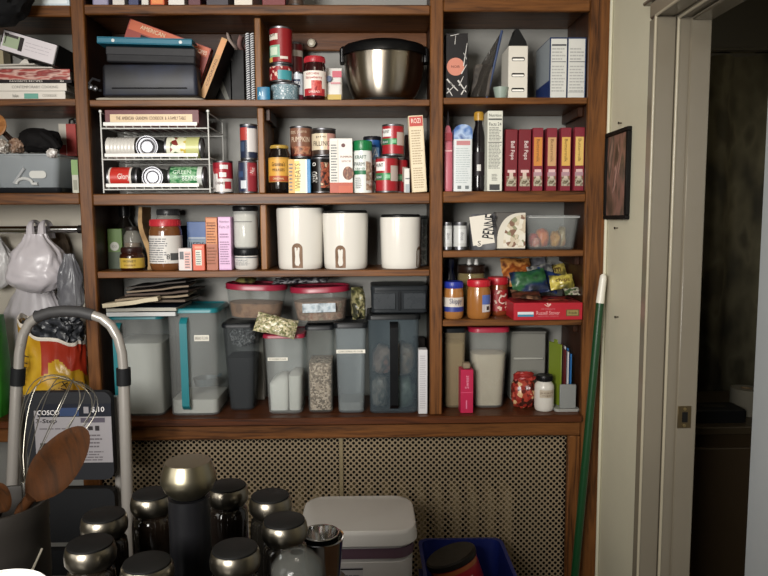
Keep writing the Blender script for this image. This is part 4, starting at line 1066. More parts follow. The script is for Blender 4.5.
# ================================================================ SECOND ROW, end bay
Z2 = ZBR
t = thing('pink_pouch', 'pink pouch with a red top squeezed against the middle post', 'pouch', (slot(444, 453, 125, .04, Z2)[0], .06, Z2 + EPS))
w, h = slot(444, 453, 125, .04, Z2)[1:]
MB().rloft([(0, w * .9, .05, .008), (.01, w, .055, .01), (h * .6, w, .045, .01), (h * .86, w * .95, .02, .006), (h * .97, w * .6, .006, .002), (h, w * .3, .005, .002)]).build('pouch_body', P('b8606e', .4), t)
MB().quad(-w * .42, w * .42, h * .76, h * .88, -.0222).build('red_print', P('8a1c2a', .4), t, smooth=False); MB().quad(-w * .4, w * .4, h * .60, h * .62, -.0228).build('pale_print', P('d8a8a8', .4), t, smooth=False)
MB().prism([(-w * .2, h), (w * .15, h), (w * .1, h + .03), (w * .02, h + .045)], -.003, .003).build('tie', P('1a1418', .5), t)
t = thing('dome_box', 'white carton with a blue domed top, beside the pink pouch', 'carton', (slot(454, 472.5, 124.5, .03, Z2)[0], .03, Z2 + EPS))
w, h = slot(454, 472.5, 124.5, .03, Z2)[1:]
MB().rloft([(0, w, .055, .004, 0, .0275), (h * .78, w, .055, .004, 0, .0275), (h * .78 + .0002, w, .055, .004, 0, .0275)]).build('carton_body', P('cdd2d2', .5), t)
MB().prism([(-w / 2, h * .7805), (w / 2, h * .7805), (w * .5, h * .9)] + [(w * .5 * math.cos(R(a)), h * .9 + h * .1 * math.sin(R(a))) for a in range(10, 180, 10)] + [(-w * .5, h * .9)], 0, .055).build('domed_top', speck(['24407a', '4a70ac', 'a8bcd8', '2c4a88'], 22, .4), t)
b = MB(); b.quad(-w * .36, w * .38, h * .69, h * .755, -.0005); b.build('printed_pattern', P('b87a7c', .5), t, smooth=False)
b = MB(); lines(b, -w * .4, w * .4, h * .12, h * .66, 16, -.0006, fill=.25); b.build('fine_print', P('9aa6a8', .6), t, smooth=False)
for u in (-.2, .22): MB().quad((u - .1) * w, (u + .1) * w, h * .035, h * .085, -.0006).build('stamp_print', P('6a7274', .6), t, smooth=False)
jar('tall dark bottle with a yellow cap behind the white nutrition box', 471.5, 486, 112.5, .085, Z2, '120d10', 'b58a2e', lid_h=.026, neck=.5, lid_r=.62, shoulder=.38, band=[(.2, .5, '1c1418')], patches=[(-20, 10, .26, .34, 'c8c4c0')], name='sauce_bottle', cat='bottle')
carton('tall white box covered in black nutrition print, beside the dark red boxes', 487.6, 502.8, 111, .022, Z2, .075, 'd2d2c6', panels=[(.16, .84, .012, .085, '3a3a3a'), (.06, .94, .885, .905, '4a4a48'), (.06, .94, .605, .615, '3a3a38')],
       texts=[('Nutrition', .5, .945, .8, .035, '2e2e2e'), ('Facts 24', .5, .835, .8, .04, '2e2e2e')], fine=[(.1, .9, .63, .8, 9), (.08, .92, .28, .6, 18), (.3, .7, .13, .22, 5)], finecol=P('6c6c66', .6), side=[('r', 0, 1, P('77756e', .6))])
RB, RB2 = '6e1420', '7c2230'
BG = 'dark red soup mix boxes in a row'
FOODP = speck(['8a8266', '4a3a30', 'b8b09a', '6a5a4a', '9a5a44'], 55, .4)
for i, (x0, x1, y, or_, lab) in enumerate(((505.6, 517.6, 129.5, None, 'plain dark red box with upright white lettering, beside the white nutrition box'), (518.8, 531.2, 129.5, None, 'second plain dark red box with upright white lettering, third before the bottle side end'),
        (533, 543.4, 128, 'c8823a', 'dark red box with the deepest orange panel, first of the four orange panelled boxes'), (547, 557.3, 128.2, 'c49a6c', 'dark red box with a dull tan panel, second of the four panelled boxes'),
        (561, 571.4, 127.8, 'd6ac58', 'dark red box with a pale yellow panel, third of the four panelled boxes'), (574.6, 584.8, 127.4, 'dcb868', 'dark red box with a yellow panel, standing against the last post'))):
    if i == 1: lab = 'plain dark red box with upright white lettering, touching the orange panelled box'
    pn = [(.12, .92, .08, .24, FOODP), (.2, .85, .30, .345, 'd8b8b4'), (.35, .65, .20, .30, 'c8b8a8')]
    if or_: pn += [(.1, .9, .40, .85, or_), (.1, .9, .24, .30, 'a8868e')]
    carton(lab, x0, x1, y, .035, Z2, .12, RB if not or_ else RB2, panels=pn, texts=[('Bell Pepe', .55, .66, .30, .42, 'e6d8d4', -90)] if not or_ else [('Buttermilk', .5, .64, .36, .3, '6a4a24', -90)], group=BG)
# ================================================================ THIRD ROW, jars and boxes beside the divider
t = carton('green box with a grey round emblem in the dark corner of the third row', 107.5, 122, 229, .12, ZC, .05, '4a6626', panels=[(0, 1, 0, .42, '33402a')])
cx, w, h = slot(107.5, 122, 229, .12, ZC)
b = MB(); b.add([(-.001 + .014 * math.cos(R(12 * i)), -.0008, h * .56 + .014 * math.sin(R(12 * i))) for i in range(30)], [tuple(range(30))]); b.build('round_emblem', P('a9a9a0', .5), t, smooth=False)
text('OO', P('4a4a44', .5), t, -.001, h * .56, .014, .008, -.0014)
jar('tall dark glass bottle with a black cap at the back of the third row', 115, 134, 206, .2, ZC, '15120f', '0e0e10', lid_h=.035, neck=.45, lid_r=.55, shoulder=.32, name='glass_bottle', cat='bottle')
GL = clear('c9c4b8', .22, .06)
t = jar('clear glass bottle with a brown liquid standing behind the yellow labelled amber jar', 124, 141, 227, .13, ZC, GL, '2a2420', lid_h=.012, neck=.7, lid_r=.75, shoulder=.2, name='glass_bottle', cat='bottle')
w, h = slot(124, 141, 227, .13, ZC)[1:]; MB().lathe([(0, .004), (w * .46, .004), (w * .46, h * .62), (0, h * .62)]).build('contents', P('5a3a1e', .3), t)
t = jar('short amber jar with a yellow label at the front of the third row', 120.5, 144, 247.5, .05, ZC, '2c120a', '2a1512', lid_h=.016, neck=.85, lid_r=.9, shoulder=.15, band=[(.12, .55, 'b99a3c')], patches=[(-90, -50, .12, .55, 'd2c07a')], texts=[('HONEY', 5, .42, .55, .1, '4a3a14'), ('mustard', 5, .26, .45, .09, '7a4a1a')])
cx, w, h = slot(139, 154, 207, .07, ZC)
t = thing('paper_bag', 'wavy edged brown paper bag standing between the amber jar and the peanut butter', 'bag', (at(147, 240, .07).x, .07, ZC + EPS))
vs, fs = [], []
n = 12
for i in range(n + 1):
    v = i / n; xo = -.019 + .028 * v + .006 * math.sin(v * 7) if v < .6 else -.002 - .035 * (v - .6) + .006 * math.sin(v * 7)
    xo = at(139.5 + 9 * (1 - v) + 2.2 * math.sin(v * 7), 240, .07).x - at(147, 240, .07).x; th = .013 * (1 - v * .55)
    vs += [(xo - th * .5, 0, v * h), (xo + th, .004, v * h), (xo + th * 1.1, .09, v * h), (xo, .09, v * h)]
for i in range(n):
    for k in range(4): fs.append((4 * i + k, 4 * i + (k + 1) % 4, 4 * i + 4 + (k + 1) % 4, 4 * i + 4 + k))
fs += [(3, 2, 1, 0), tuple(4 * n + k for k in range(4))]
MB().add(vs, fs).build('bag_body', speck(['8a6c48', 'a98a60', '6e5234'], 14, .8), t)
jar('large peanut butter jar with red lid and a white nutrition label', 149.5, 181.5, 219.5, .065, ZC, '6e4426', 'b02a34', lid_h=.022, neck=.92, lid_r=.94, shoulder=.1, band=[(.14, .68, 'd3cfca')], patches=[(30, 75, .2, .34, '4a4a4a')], fine=[(-65, 25, .16, .64, 11)], texts=[('8', 22, .27, .1, .1, '3a3a3a')])
jar('clear jar with a grey lid behind the red lidded peanut butter', 156, 181, 209.5, .19, ZC, clear('b9b5ac', .4, .1), '3a3a3c', lid_h=.02, shoulder=.1)
t = carton('blue baking mix box behind the two small orange and white boxes', 187, 206.5, 222, .12, ZC, .06, '1c4a86', panels=[(0, 1, .32, .62, '5f7180'), (0, 1, .0, .32, '3a5878'), (.05, .95, .63, .67, '8a96a4')], texts=[('JIFFY', .45, .48, .8, .16, '0f1a2c')])
carton('dark blue box tucked beside the blue baking mix box', 181, 187.5, 226, .14, ZC, .05, '131c2c')
carton('small white and pink box at the shelf edge, beside the peanut butter jar', 178.5, 191.8, 248.5, .018, ZC, .04, 'cfc6c4', panels=[(.45, .92, .08, .85, 'd8a8a0'), (.1, .4, .5, .85, '4a4a50')], fine=[(.5, .88, .1, .8, 6)])
carton('small orange red box at the shelf edge, beside the small white and pink box', 192.6, 204.6, 244.5, .014, ZC, .04, 'c8502e', panels=[(.25, .75, .2, .78, 'd0d2c4'), (.2, .8, .84, .92, 'e09070')], fine=[(.3, .7, .22, .74, 6)])
carton('tall orange brown box standing against the lilac box', 205.5, 217.3, 217.5, .03, ZC, .09, 'a85a28', panels=[(.05, .95, .5, .97, 'c0722e'), (.05, .95, .0, .48, '9a4c22')], fine=[(.1, .9, .5, .92, 8), (.1, .9, .1, .45, 6)], texts=[('Sugar', .5, .85, .7, .05, '6a3414')], finecol=P('7a421c', .6))
carton('tall lilac pink box between the orange box and the stacked black lidded jars', 218, 230.8, 217, .03, ZC, .09, 'c49ac0', panels=[(.06, .94, .03, .97, 'cfa8ca')], fine=[(.12, .88, .1, .55, 10), (.12, .88, .6, .7, 2)], texts=[('Facts 25', .5, .81, .75, .05, '5a3a5a'), ('Nutrition', .5, .91, .75, .04, '5a3a5a')], finecol=P('8a6a88', .6))
t = jar('squat white jar with black lid under the taller canister', 234.5, 258.5, 248.5, .075, ZC, 'd2cfca', '17181a', lid_h=.022, neck=.98, lid_r=1.0, shoulder=.03, band=[(.55, .6, '5a5f66')], texts=[('GARLIC', -12, .44, .5, .08, '4a5a6a')], fine=[(-50, 30, .2, .36, 3)])
hN = slot(234.5, 258.5, 248.5, .075, ZC)[2] + .0012
t = jar('taller clear canister of white powder stacked on the squat white jar', 233, 257.8, 206.3, .075, ZC + hN, clear('d4d4d0', .4, .1), '141416', lid_h=.016, neck=.98, lid_r=1.0, shoulder=.03)
w, h = slot(233, 257.8, 206.3, .075, ZC + hN)[1:]
MB().lathe([(0, .004), (w * .465, .004), (w * .465, h * .80), (w * .3, h * .84), (0, h * .82)]).build('contents', P('d8d5cd', .8), t)
MB().lathe([(w * .503, h * .62), (w * .503, h * .635)], a0=R(-60), a1=R(40), n=14).build('level_print', P('5a5a5a', .6), t, smooth=False)

# ================================================================ THIRD ROW, white canisters
CW_ = P('d9d5cd', .16, 0, .5)
WIN = speck(['6a5444', '8c7260', '7a6250'], 26, .12, stretch=(1, 1, .3), coat=.6)
CGN = 'white kitchen canisters with smoked windows'
for x0, x1, y, Yc, wa, lab in ((276.5, 323.5, 208.5, .085, -3, 'largest white canister with a smoked window, beside the thin divider'), (322.5, 368.2, 213.5, .072, -12, 'middle white canister with a smoked window, overlapping the largest one'), (380, 421, 217.5, .075, 64, 'smallest white canister, set apart with its smoked window turned to the post')):
    cx, w, h = slot(x0, x1, y, Yc, ZC); r = w / 2; sy = .92
    t = thing('canister', lab, 'canister', (cx, Yc, ZC + EPS), group=CGN)
    MB().lathe([(0, 0), (r * .88, 0), (r * .93, .004), (r * .95, .02), (r, h - .012), (r, h - .003), (r * .985, h), (r * .96, h - .002), (r * .9, .01), (0, .01)], n=48, sy=sy).build('canister_body', CW_, t)
    pts = []
    ww, wh = .0335, h * .42
    outline = [(-ww / 2, .003), (ww / 2, .003)] + [(ww / 2 * math.cos(R(a)), wh - ww / 2 + ww / 2 * math.sin(R(a))) for a in range(0, 181, 15)]
    vv = []
    for u, z in outline:
        rr = r * (.951 + .049 * z / h) + .0006; q = R(wa) + u / r; vv.append((rr * math.sin(q), -rr * sy * math.cos(q), z + .002))
    n = len(vv); c_ = (sum(v[0] for v in vv) / n, sum(v[1] for v in vv) / n, sum(v[2] for v in vv) / n); k_ = 1.003
    MB().add(vv + [(c_[0] * k_, c_[1] * k_, c_[2])], [(i, (i + 1) % n, n) for i in range(n)]).build('window', WIN, t)
    MB().lathe([(0, h - .0045), (r * .94, h - .0045), (r * .955, h - .002), (r * .955, h + .005), (r * .9, h + .009), (0, h + .010)], n=48, sy=sy).build('lid', P('121213', .35), t)
t = can('grey patterned clear canister half hidden between the smallest white canister and the post', 414, 427.5, 217, .17, ZC, [(0, 1, speck(['7a7e78', '565c5a', 'a4a69e'], 60, .3))], lid='2a2c2c', name='round_tin', cat='tin')

# ================================================================ END BAY, third row
ZC2 = ZCR
for x0, x1, y, Yc, lab in ((441.5, 452.3, 222.5, .05, 'small silver can partly behind the middle post'), (453.3, 467, 222.5, .05, 'small silver can standing beside the penne package')):
    can(lab, x0, x1, y, Yc, ZC2, [(.06, .94, 'b9bab8')], patches=[(-20, 60, .2, .8, 'c8c9c8')], texts=[('soup', 10, .5, .6, .12, '7a7a7e', 90)], group='small silver cans')
t = thing('pasta_package', 'dark pasta package with a tilted white penne label', 'package', (slot(470, 497, 214, .05, ZC2)[0], .06, ZC2 + EPS))
w, h = slot(470, 497, 214, .05, ZC2)[1:]
MB().rloft([(0, w * .9, .06, .012), (.008, w * .96, .07, .014), (h * .6, w, .06, .014), (h * .88, w * .92, .03, .008), (h, w * .86, .008, .003)]).build('package_body', speck(['2e2c2c', '56565a', '7a7a7c'], 18, .3), t)
lw, lh = w * .80, h * .86
M_ = Matrix.Rotation(R(-8), 4, 'Y')
s_ = MB().box(-lw / 2, lw / 2, -.0368, -.036, h * .16, h * .16 + lh * .93, mtx=M_).build('paper_label', P('d8d2c6', .6), t)
vs, fs = text_mesh('PENNE'); c8, s8 = math.cos(R(82)), math.sin(R(82)); pts = []
for u, v in vs:
    a, b = u * lh * .74, v * lw * .50; pts.append((a * c8 - b * s8 + .012, -.0375, h * .64 + a * s8 + b * c8))
MB().add(pts, fs).add([(p[0] + .0014, p[1] - .0002, p[2] + .0008) for p in pts], fs).build('lettering', INK, s_, smooth=False)
b = MB(); b.rloft([(-.0004, .022, .022, .0109), (.0006, .022, .022, .0109)], mtx=Matrix.Translation((-.017, -.0374, h * .19)) @ Matrix.Rotation(R(90), 4, 'X')); sq = b.build('round_sticker', P('ddd6ca', .6), t); text('S', INK, sq, -.017, h * .19, .010, .014, -.0388)
# quarter round tub front of rice
cx, w, h = slot(495.5, 526, 212.3, .04, ZC2)
t = thing('rice_package', 'grey box with a round picture of a pale rice dish on its front', 'package', (cx, .04, ZC2 + EPS))
MB().box(-w / 2, w / 2, 0, .05, 0, h, b=.003).build('package_body', P('55524f', .4), t)
def arc(r0, y): return [(w * .48, y, .003)] + [(w * .48 - r0 * w * math.sin(R(a)), y, .003 + (h - .006) * r0 * math.cos(R(a)) * 1.0) for a in range(0, 91, 6)]
pt = [(w * .48 - w * .94 * math.sin(R(a)) ** .7, -.0006, .004 + (h - .006) * math.cos(R(a)) ** .8) for a in range(0, 91, 6)] + [(w * .48, -.0006, .004)]
pt[-2] = (w * .48 - w * .94, -.0006, .004)
MB().add(pt, [tuple(range(len(pt)))[::-1]]).build('plate_print', P('cfc9bb', .5), t, smooth=False)
pt2 = [(w * .48 - w * .72 * math.sin(R(a)) ** .8, -.0009, .008 + (h - .012) * .96 * math.cos(R(a)) ** .8) for a in range(0, 91, 6)] + [(w * .48, -.0009, .008)]
MB().add(pt2, [tuple(range(len(pt2)))[::-1]]).build('rice_print', speck(['d6cfbe', 'c2b49c', 'd8d2c4', '7a5a48', 'c9bfa8', '8a8a6a'], 75, .5, 'voronoi'), t, smooth=False)
# clear tub
cx, w, h = slot(527, 582.5, 215.5, .03, ZC2)
t = thing('clear_tub', 'clear tapered plastic tub with orange and red snacks inside', 'tub', (cx - .0025, .1, ZC2 + EPS))
TUBM = clear('c9cac8', .13, .12)
hollow(MB(), w * .82, .12, w * .955, .14, h, .02, lip=.006).build('tub_body', TUBM, t)
for i, (px, pw, ph, c) in enumerate(((-.30, .16, .45, ['b8302a', '8a1a1a', 'd05a3a']), (-.12, .24, .60, ['c8551f', 'e0823f', 'b03a1a']), (.11, .18, .5, ['a8742a', 'd09a44', '8a5a24']), (.24, .14, .66, ['8a7a52', 'b09a6a', 'a86a3a']), (-.28, .14, .3, ['d8b0a0', 'b85a4a', 'c8c0b0']))):
    yy = -.018 if i != 4 else -.044
    crumple_mesh(w * pw, .05 if i != 4 else .018, h * ph, i + 3, .14, 2.2, 3).build('snack_bag', speck(c, 25, .35), t).location = (px * w, yy + .012 * (i % 2), .007)
b = MB(); b.tube([(-w * .46, -.072, h - .006), (w * .46, -.072, h - .006)], .0016, 6); b.build('rim', clear('d4d4d2', .7, .2), t)

# ================================================================ END BAY, fourth row
ZD2 = ZDR
jar('peanut butter jar with a blue lid and white and blue label', 443, 463.5, 281.5, .05, ZD2, '9a6838', '1f2f8e', lid_h=.020, neck=.92, lid_r=.94, shoulder=.14, band=[(.2, .58, 'c8c0b8')], patches=[(-90, 90, .20, .33, '26357e'), (20, 70, .35, .55, 'b8a89a')], texts=[('Skippy', 8, .47, .62, .18, '1c2450')])
jar('dark blue bottle at the back behind the blue lidded peanut butter', 443, 456, 259, .17, ZD2, '141a33', '151c3c', lid_h=.03, neck=.6, lid_r=.66, shoulder=.3, name='glass_bottle', cat='bottle')
t = jar('wide jar of dark olives with a brown lid behind the peanut butter jars', 457.5, 485, 265, .155, ZD2, clear('8a7a52', .6, .1), '231610', lid_h=.026, neck=.95, lid_r=.98, shoulder=.1)
w, h = slot(457.5, 485, 265, .155, ZD2)[1:]; MB().lathe([(0, .004), (w * .46, .004), (w * .46, h * .66), (0, h * .66)]).build('contents', speck(['4a4222', '6a5c30', '3a3018'], 60), t)
for i, dx in enumerate((-.008, .008)):
    o = MB().lathe([(0, 0), (.007, 0), (.0075, .004), (.005, .014), (.006, .018), (0, .019)], n=16).build('salt_shaker', P('dcdad6', .3), None); o.location = (slot(457.5, 485, 265, .155, ZD2)[0] + .004 + dx * 1.4, .155, ZD2 + h + .0014)
    tag(o, ('tiny white cap standing on the brown jar lid, nearer the middle post', 'tiny white cap on the brown jar lid, nearer the snack bags')[i], 'cap', 'small white caps on the brown lid')
jar('large peanut butter jar with red lid, its blue and white label turned sideways', 467, 490.5, 279.5, .048, ZD2, '94602f', 'b01c2a', lid_h=.022, neck=.93, lid_r=.96, shoulder=.12, patches=[(8, 60, .18, .62, 'b8b0b4'), (8, 60, .38, .62, '5468a8'), (24, 54, .2, .36, 'd8d6d4'), (30, 48, .23, .33, '3a2a2a')])
jar('jar with red lid and red patterned label, behind the large peanut butter jar', 487.5, 508, 277, .12, ZD2, '7a3a20', 'a81a26', lid_h=.024, neck=.93, lid_r=.96, shoulder=.12, band=[(.12, .68, '8e1a22')], patches=[(-30, 50, .14, .66, speck(['8e1a22', '9c2a2c', 'c8b0a0', '7a1418'], 120, .4, 'voronoi'))], texts=[('C', 10, .42, .3, .22, 'd8c8bc')])
# red box jutting over the edge
cx, w, h = slot(513.5, 582.5, 303, -.012, ZD2)
t = carton('bright red chocolate box jutting over the shelf edge under the snack bags', 513.5, 582.5, 303, -.012, ZD2 + .0, .15, 'a51626', panels=[(.06, .29, .2, .32, '2a7a98'), (.06, .29, .33, .48, 'c9d0d4'), (.76, .95, .22, .60, '5a4a2a'), (.775, .935, .26, .56, '8a7a48')], texts=[('Russell Stover', .50, .42, .34, .22, 'd8a0a0'), ('FINE CHOCOLATES', .5, .64, .2, .08, 'c87a80'), ('ASSORTED CREAMS', .5, .22, .3, .08, 'c06a72'), ('fresh', .855, .41, .12, .14, '2a2414')], name='chocolate_box', cat='box')
b = MB()
for k in range(3):
    a = R(60 + 40 * k); b.add([(.0, -.0012, h * .74), (.012 * math.cos(a) - .003, -.0012, h * .74 + .012 * math.sin(a)), (.014 * math.cos(a), -.0012, h * .74 + .014 * math.sin(a)), (.012 * math.cos(a) + .003, -.0012, h * .74 + .010 * math.sin(a))], [(0, 3, 2, 1)])
b.build('emblem_print', P('d8b0a8', .5), t, smooth=False)
# snack bags heaped on the red box
zr_ = ZD2 + h + .002
SBG = 'snack bags heaped on the red box'
def snackbag(label, px, py, Yc, w, hh, th, cols, rz=0, ry=0, rx=0, seed=1, scale=22, kind='noise', lettering=None, group=SBG, z=None, name='snack_bag'):
    p = at(px, py, Yc)
    o = thing(name, label, 'snack bag', (p.x, Yc, p.z if z is None else z), R(rz), R(ry), R(rx), group)
    pillow_mesh(w, hh, th, seed).build('bag_body', speck(cols, scale, .3, kind), o)
    if lettering:
        s, tw, tth, c = lettering; vs, fs = text_mesh(s)
        MB().add([(u * tw, v * tth, th * .5 * 1.25 * (1 - (u * tw / w * 2) ** 4) + .003) for u, v in vs], fs).build('lettering', P(c, .5), o, smooth=False)
    return o
RXF = 62
snackbag('red wrapped flat snack pack lying on the red box under the other bags', 546, 298.5, .065, .17, .09, .008, ['7a1a1c', '4a1214', '9a3a34', '2a1210'], seed=2, rz=3, rx=3)
snackbag('crumpled orange brown snack bag at the back beside the red lidded jars', 517, 272, .165, .10, .10, .03, ['a8622a', '7a3a1a', 'c88a4a', '5a2a14'], seed=3, rx=RXF, rz=10)
snackbag('green and dark blue snack bag in the middle of the heap', 529, 282, .075, .11, .08, .026, ['1e3a26', '2c5a34', '1c2a4a', '14181c'], seed=4, rx=RXF, ry=-8, scale=14)
snackbag('dark blue snack bag leaning over the green bag in the heap', 547, 280.5, .125, .08, .07, .02, ['1c2a52', '2c4074', '14161c'], seed=5, rx=RXF, ry=20, scale=12)
snackbag('olive yellow snack bag, upper of the two yellow ones', 553, 272, .19, .085, .05, .02, ['8a7a34', 'b8a454', '6a6030', '3a3a22'], seed=6, rx=RXF, ry=-8, lettering=('corn', .045, .016, '4a2a1a'))
snackbag('bright yellow snack bag, lower of the two yellow ones', 561.5, 282, .075, .075, .05, .022, ['a8983c', 'c8b85a', '7a7030', '44442a'], seed=7, rx=RXF, ry=-4, lettering=('chips', .045, .016, '5a3a1a'))
snackbag('grey silver snack bag at the back under the board above', 528, 266, .225, .12, .05, .012, ['4a4a50', '76767c', '2c2c30'], seed=8, rx=76, ry=-4)
snackbag('small dark green wrapper with white print under the bright yellow bag', 572, 291, .06, .05, .035, .010, ['2a3a28', '4a5a3a', 'b8b0a0', '2a2a24'], seed=9, rx=40, scale=60)
snackbag('dark brown snack bag peeking out at the foot of the heap', 526, 295, .03, .09, .05, .010, ['3a2018', '5a3024', '221410', '84604a'], seed=10, rx=24, ry=4)

snackbag('dark wrapped snack bag with a pale edge above the green bag in the heap', 540, 271, .15, .08, .045, .014, ['20242a', '4a4a4c', '8a8a84', '1a1c20'], seed=12, rx=70, ry=-12, scale=30)
# ================================================================ BOTTOM ROW, end bay
BEI = P('9a8463', .4)
t = thing('tall_canister', 'tall tan canister with a black lid in the bottom row corner', 'canister', (slot(443, 465.5, 327, .09, ZE)[0], .11, ZE + EPS))
w, h = slot(443, 465.5, 327, .09, ZE)[1:]
hollow(MB(), w * .86, .07, w * .97, .085, h - .016, .014).build('canister_body', clear('a8977a', .3, .25), t); filling(MB(), w * .86, .07, w * .97, .085, h - .016, .012, 0, .9, lump=.006).build('contents', P('8f7a58', .8), t)
MB().rloft([(h - .0156, w, .09, .015), (h - .003, w, .09, .015), (h, w * .92, .08, .013)]).build('lid', P('14171a', .35), t)
t = carton('slim hot pink box in front of the tan canister', 460.6, 473.4, 370, .012, ZE, .05, 'a81440', panels=[(0, 1, .47, .485, 'c84a6a'), (.42, .52, .1, .3, 'c86a88')], texts=[('Sweet', .5, .72, .3, .3, 'd88aa0', 90)])
MB().box(-.012, .012, .004, .03, slot(460.6, 473.4, 370, .012, ZE)[2] + .0008, slot(460.6, 473.4, 370, .012, ZE)[2] + .02, b=.004).build('open_flap', P('7a6a56', .6), t)
t = bin_('tall clear container of white rice with a red lid', 470, 511, 328, .055, ZE, .11, clear('c4c2bc', .14, .2), '9a1c36', taper=.76, lid_h=.016, fill=[(0, .74, speck(['cdbfa8', 'b8a88e', 'd8ccb8'], 260, .8), .006)], r=.03)
cx, w, h = slot(511, 546, 332, .16, ZE)
t = thing('metal_box', 'grey upright box with a pale bar across its front, behind the candy bag', 'box', (cx, .16, ZE + EPS))
MB().box(-w / 2, w / 2, 0, .07, 0, h, b=.004).build('box_body', P('77766f', .45), t)
MB().box(-w / 2 - .001, w / 2 + .001, -.002, .072, h * .97, h + .002, b=.002).build('lid', P('6d6c66', .45), t)
MB().box(-w * .43, w * .42, -.007, -.0005, h * .60, h * .63, b=.002).build('handle', P('a5a49c', .35), t)
t = thing('candy_bag', 'red netted bag of wrapped candies between the rice and the white shaker', 'bag', (slot(512.5, 536, 374, .07, ZE)[0], .085, ZE + EPS))
w, h = slot(512.5, 536, 374, .07, ZE)[1:]
crumple_mesh(w * 1.02, .07, h * 1.05, 5, .15, 2.6, 4, pinch=.25).build('bag_body', speck(['8a2a22', 'a8483a', '5a1a16', 'c09a72', '6a2420', '3a1a14', '9a3a2c'], 85, .3, 'voronoi'), t)
o = crumple_mesh(w * .9, .04, h * .3, 8, .3, 3, 3, flat=False); o.build('gathered_top', speck(['9a2a26', '7a1c1c', 'b8483c'], 40, .35), t).location = (0.002, 0, h * .72)
t = jar('white glass shaker with a black lid at the front of the bottom row', 534.5, 554, 375, .045, ZE, 'c4c0b8', '101011', lid_h=.018, neck=.72, lid_r=.82, shoulder=.18, patches=[(-40, 50, .4, .62, 'a89c8a')], texts=[('pearl', 0, .54, .6, .08, '6a5a48'), ('sugar', 4, .46, .5, .06, '7a6a58')], name='salt_jar')
# stand of coloured cutting boards
cx, w, h = slot(557.5, 579.5, 385, .02, ZE)
t = thing('board_stand', 'grey upright stand holding a set of coloured cutting boards', 'stand', (cx, .02, ZE + EPS))
MB().rloft([(0, w * 1.1, .15, .01, -.003, .07), (.006, w * 1.13, .155, .012, -.003, .07), (.008, w * 1.1, .15, .011, -.003, .07)]).build('base', P('9a9a96', .35), t)
MB().box(-w * .38, w * .36, .002, .01, .0083, h, b=.002).build('front_plate', P('7e807e', .35), t); MB().box(-w * .38, w * .36, .12, .128, .0083, h, b=.002).build('rear_plate', P('7e807e', .35), t)
p0 = at(568, 360, .02)
for i, (dx, c, py, lab) in enumerate(((-.009, '6f7f22', 345, 'lime green cutting board, first in the grey stand'), (.000, '5a1a1c', 350, 'dark red cutting board between the green and white ones in the stand'), (.009, 'c6c6c8', 352, 'white cutting board between the red and blue ones in the stand'), (.018, '2c68a4', 354, 'bright blue cutting board at the end of the grey stand'))):
    x = cx + dx - .006; hh = at(568, py, .03).z - ZE - .012
    o = thing('cutting_board', lab, 'cutting board', (x, .04, ZE + .0098), R(17 if i == 0 else 2), 0, 0, 'coloured cutting boards in the stand')
    y0, y1 = (-.005, .085) if i == 0 else (-.005, .07)
    MB().prism([(-.0015, 0), (.0015, 0), (.0015, hh), (-.0015, hh)], .0, y1).build('board', P(c, .4), o) if i else MB().box(-.0016, .0016, .006, .078, 0, hh, b=.001).build('board', P(c, .4), o)
    MB().box(-.0017, .0017, .03, .05, hh + .0003, hh + .012, b=.001).build('index_tab', P(c, .4), o)
# ================================================================ BOTTOM ROW, big containers
FROST = clear('b9bab8', .17, .22)
SMOKE = clear('3a3e42', .62, .2)
GREYC = clear('8f9394', .45, .22)
FLOUR = P('d2cfc8', .9)
TEAL = P('16717a', .4)
bin_('white flour bin with a teal handle standing behind the step stool rail', 107.5, 162, 316, .012, ZE, .19, FROST, TEAL, taper=.93, lid_h=.012, fill=[(0, .78, FLOUR, .006)], handle=(.17, .13, .08, .93, TEAL), name='flour_bin', cat='bin', r=.022)
cx, w, h = slot(107.5, 162, 316, .012, ZE)
bin_('clear bin with a teal lid and a wide teal handle at its middle', 164.5, 217, 309, .012, ZE, .19, FROST, TEAL, taper=.93, lid_h=.014, fill=[(0, .14, FLOUR, .004)], handle=(.37, .14, .06, .92, TEAL), strip=(.55, .84, .70, .755, 'BREAD FLOUR'), name='flour_bin', cat='bin', r=.022)
c2, w2, h2 = slot(164.5, 217, 309, .012, ZE)
# a scoop inside the teal lidded bin
sb = thing('scoop', 'grey scoop lying on the flour inside the teal lidded bin', 'scoop', (c2 + .018, .10, ZE + .072), R(30))
MB().lathe([(0, 0), (.03, .006), (.036, .03), (.033, .03), (.027, .009), (0, .004)], n=24, sx=1.1).build('scoop_cup', P('5d6a70', .4), sb); MB().tube([(.038, 0, .028), (.052, 0, .034)], .005).build('handle', P('5d6a70', .4), sb)

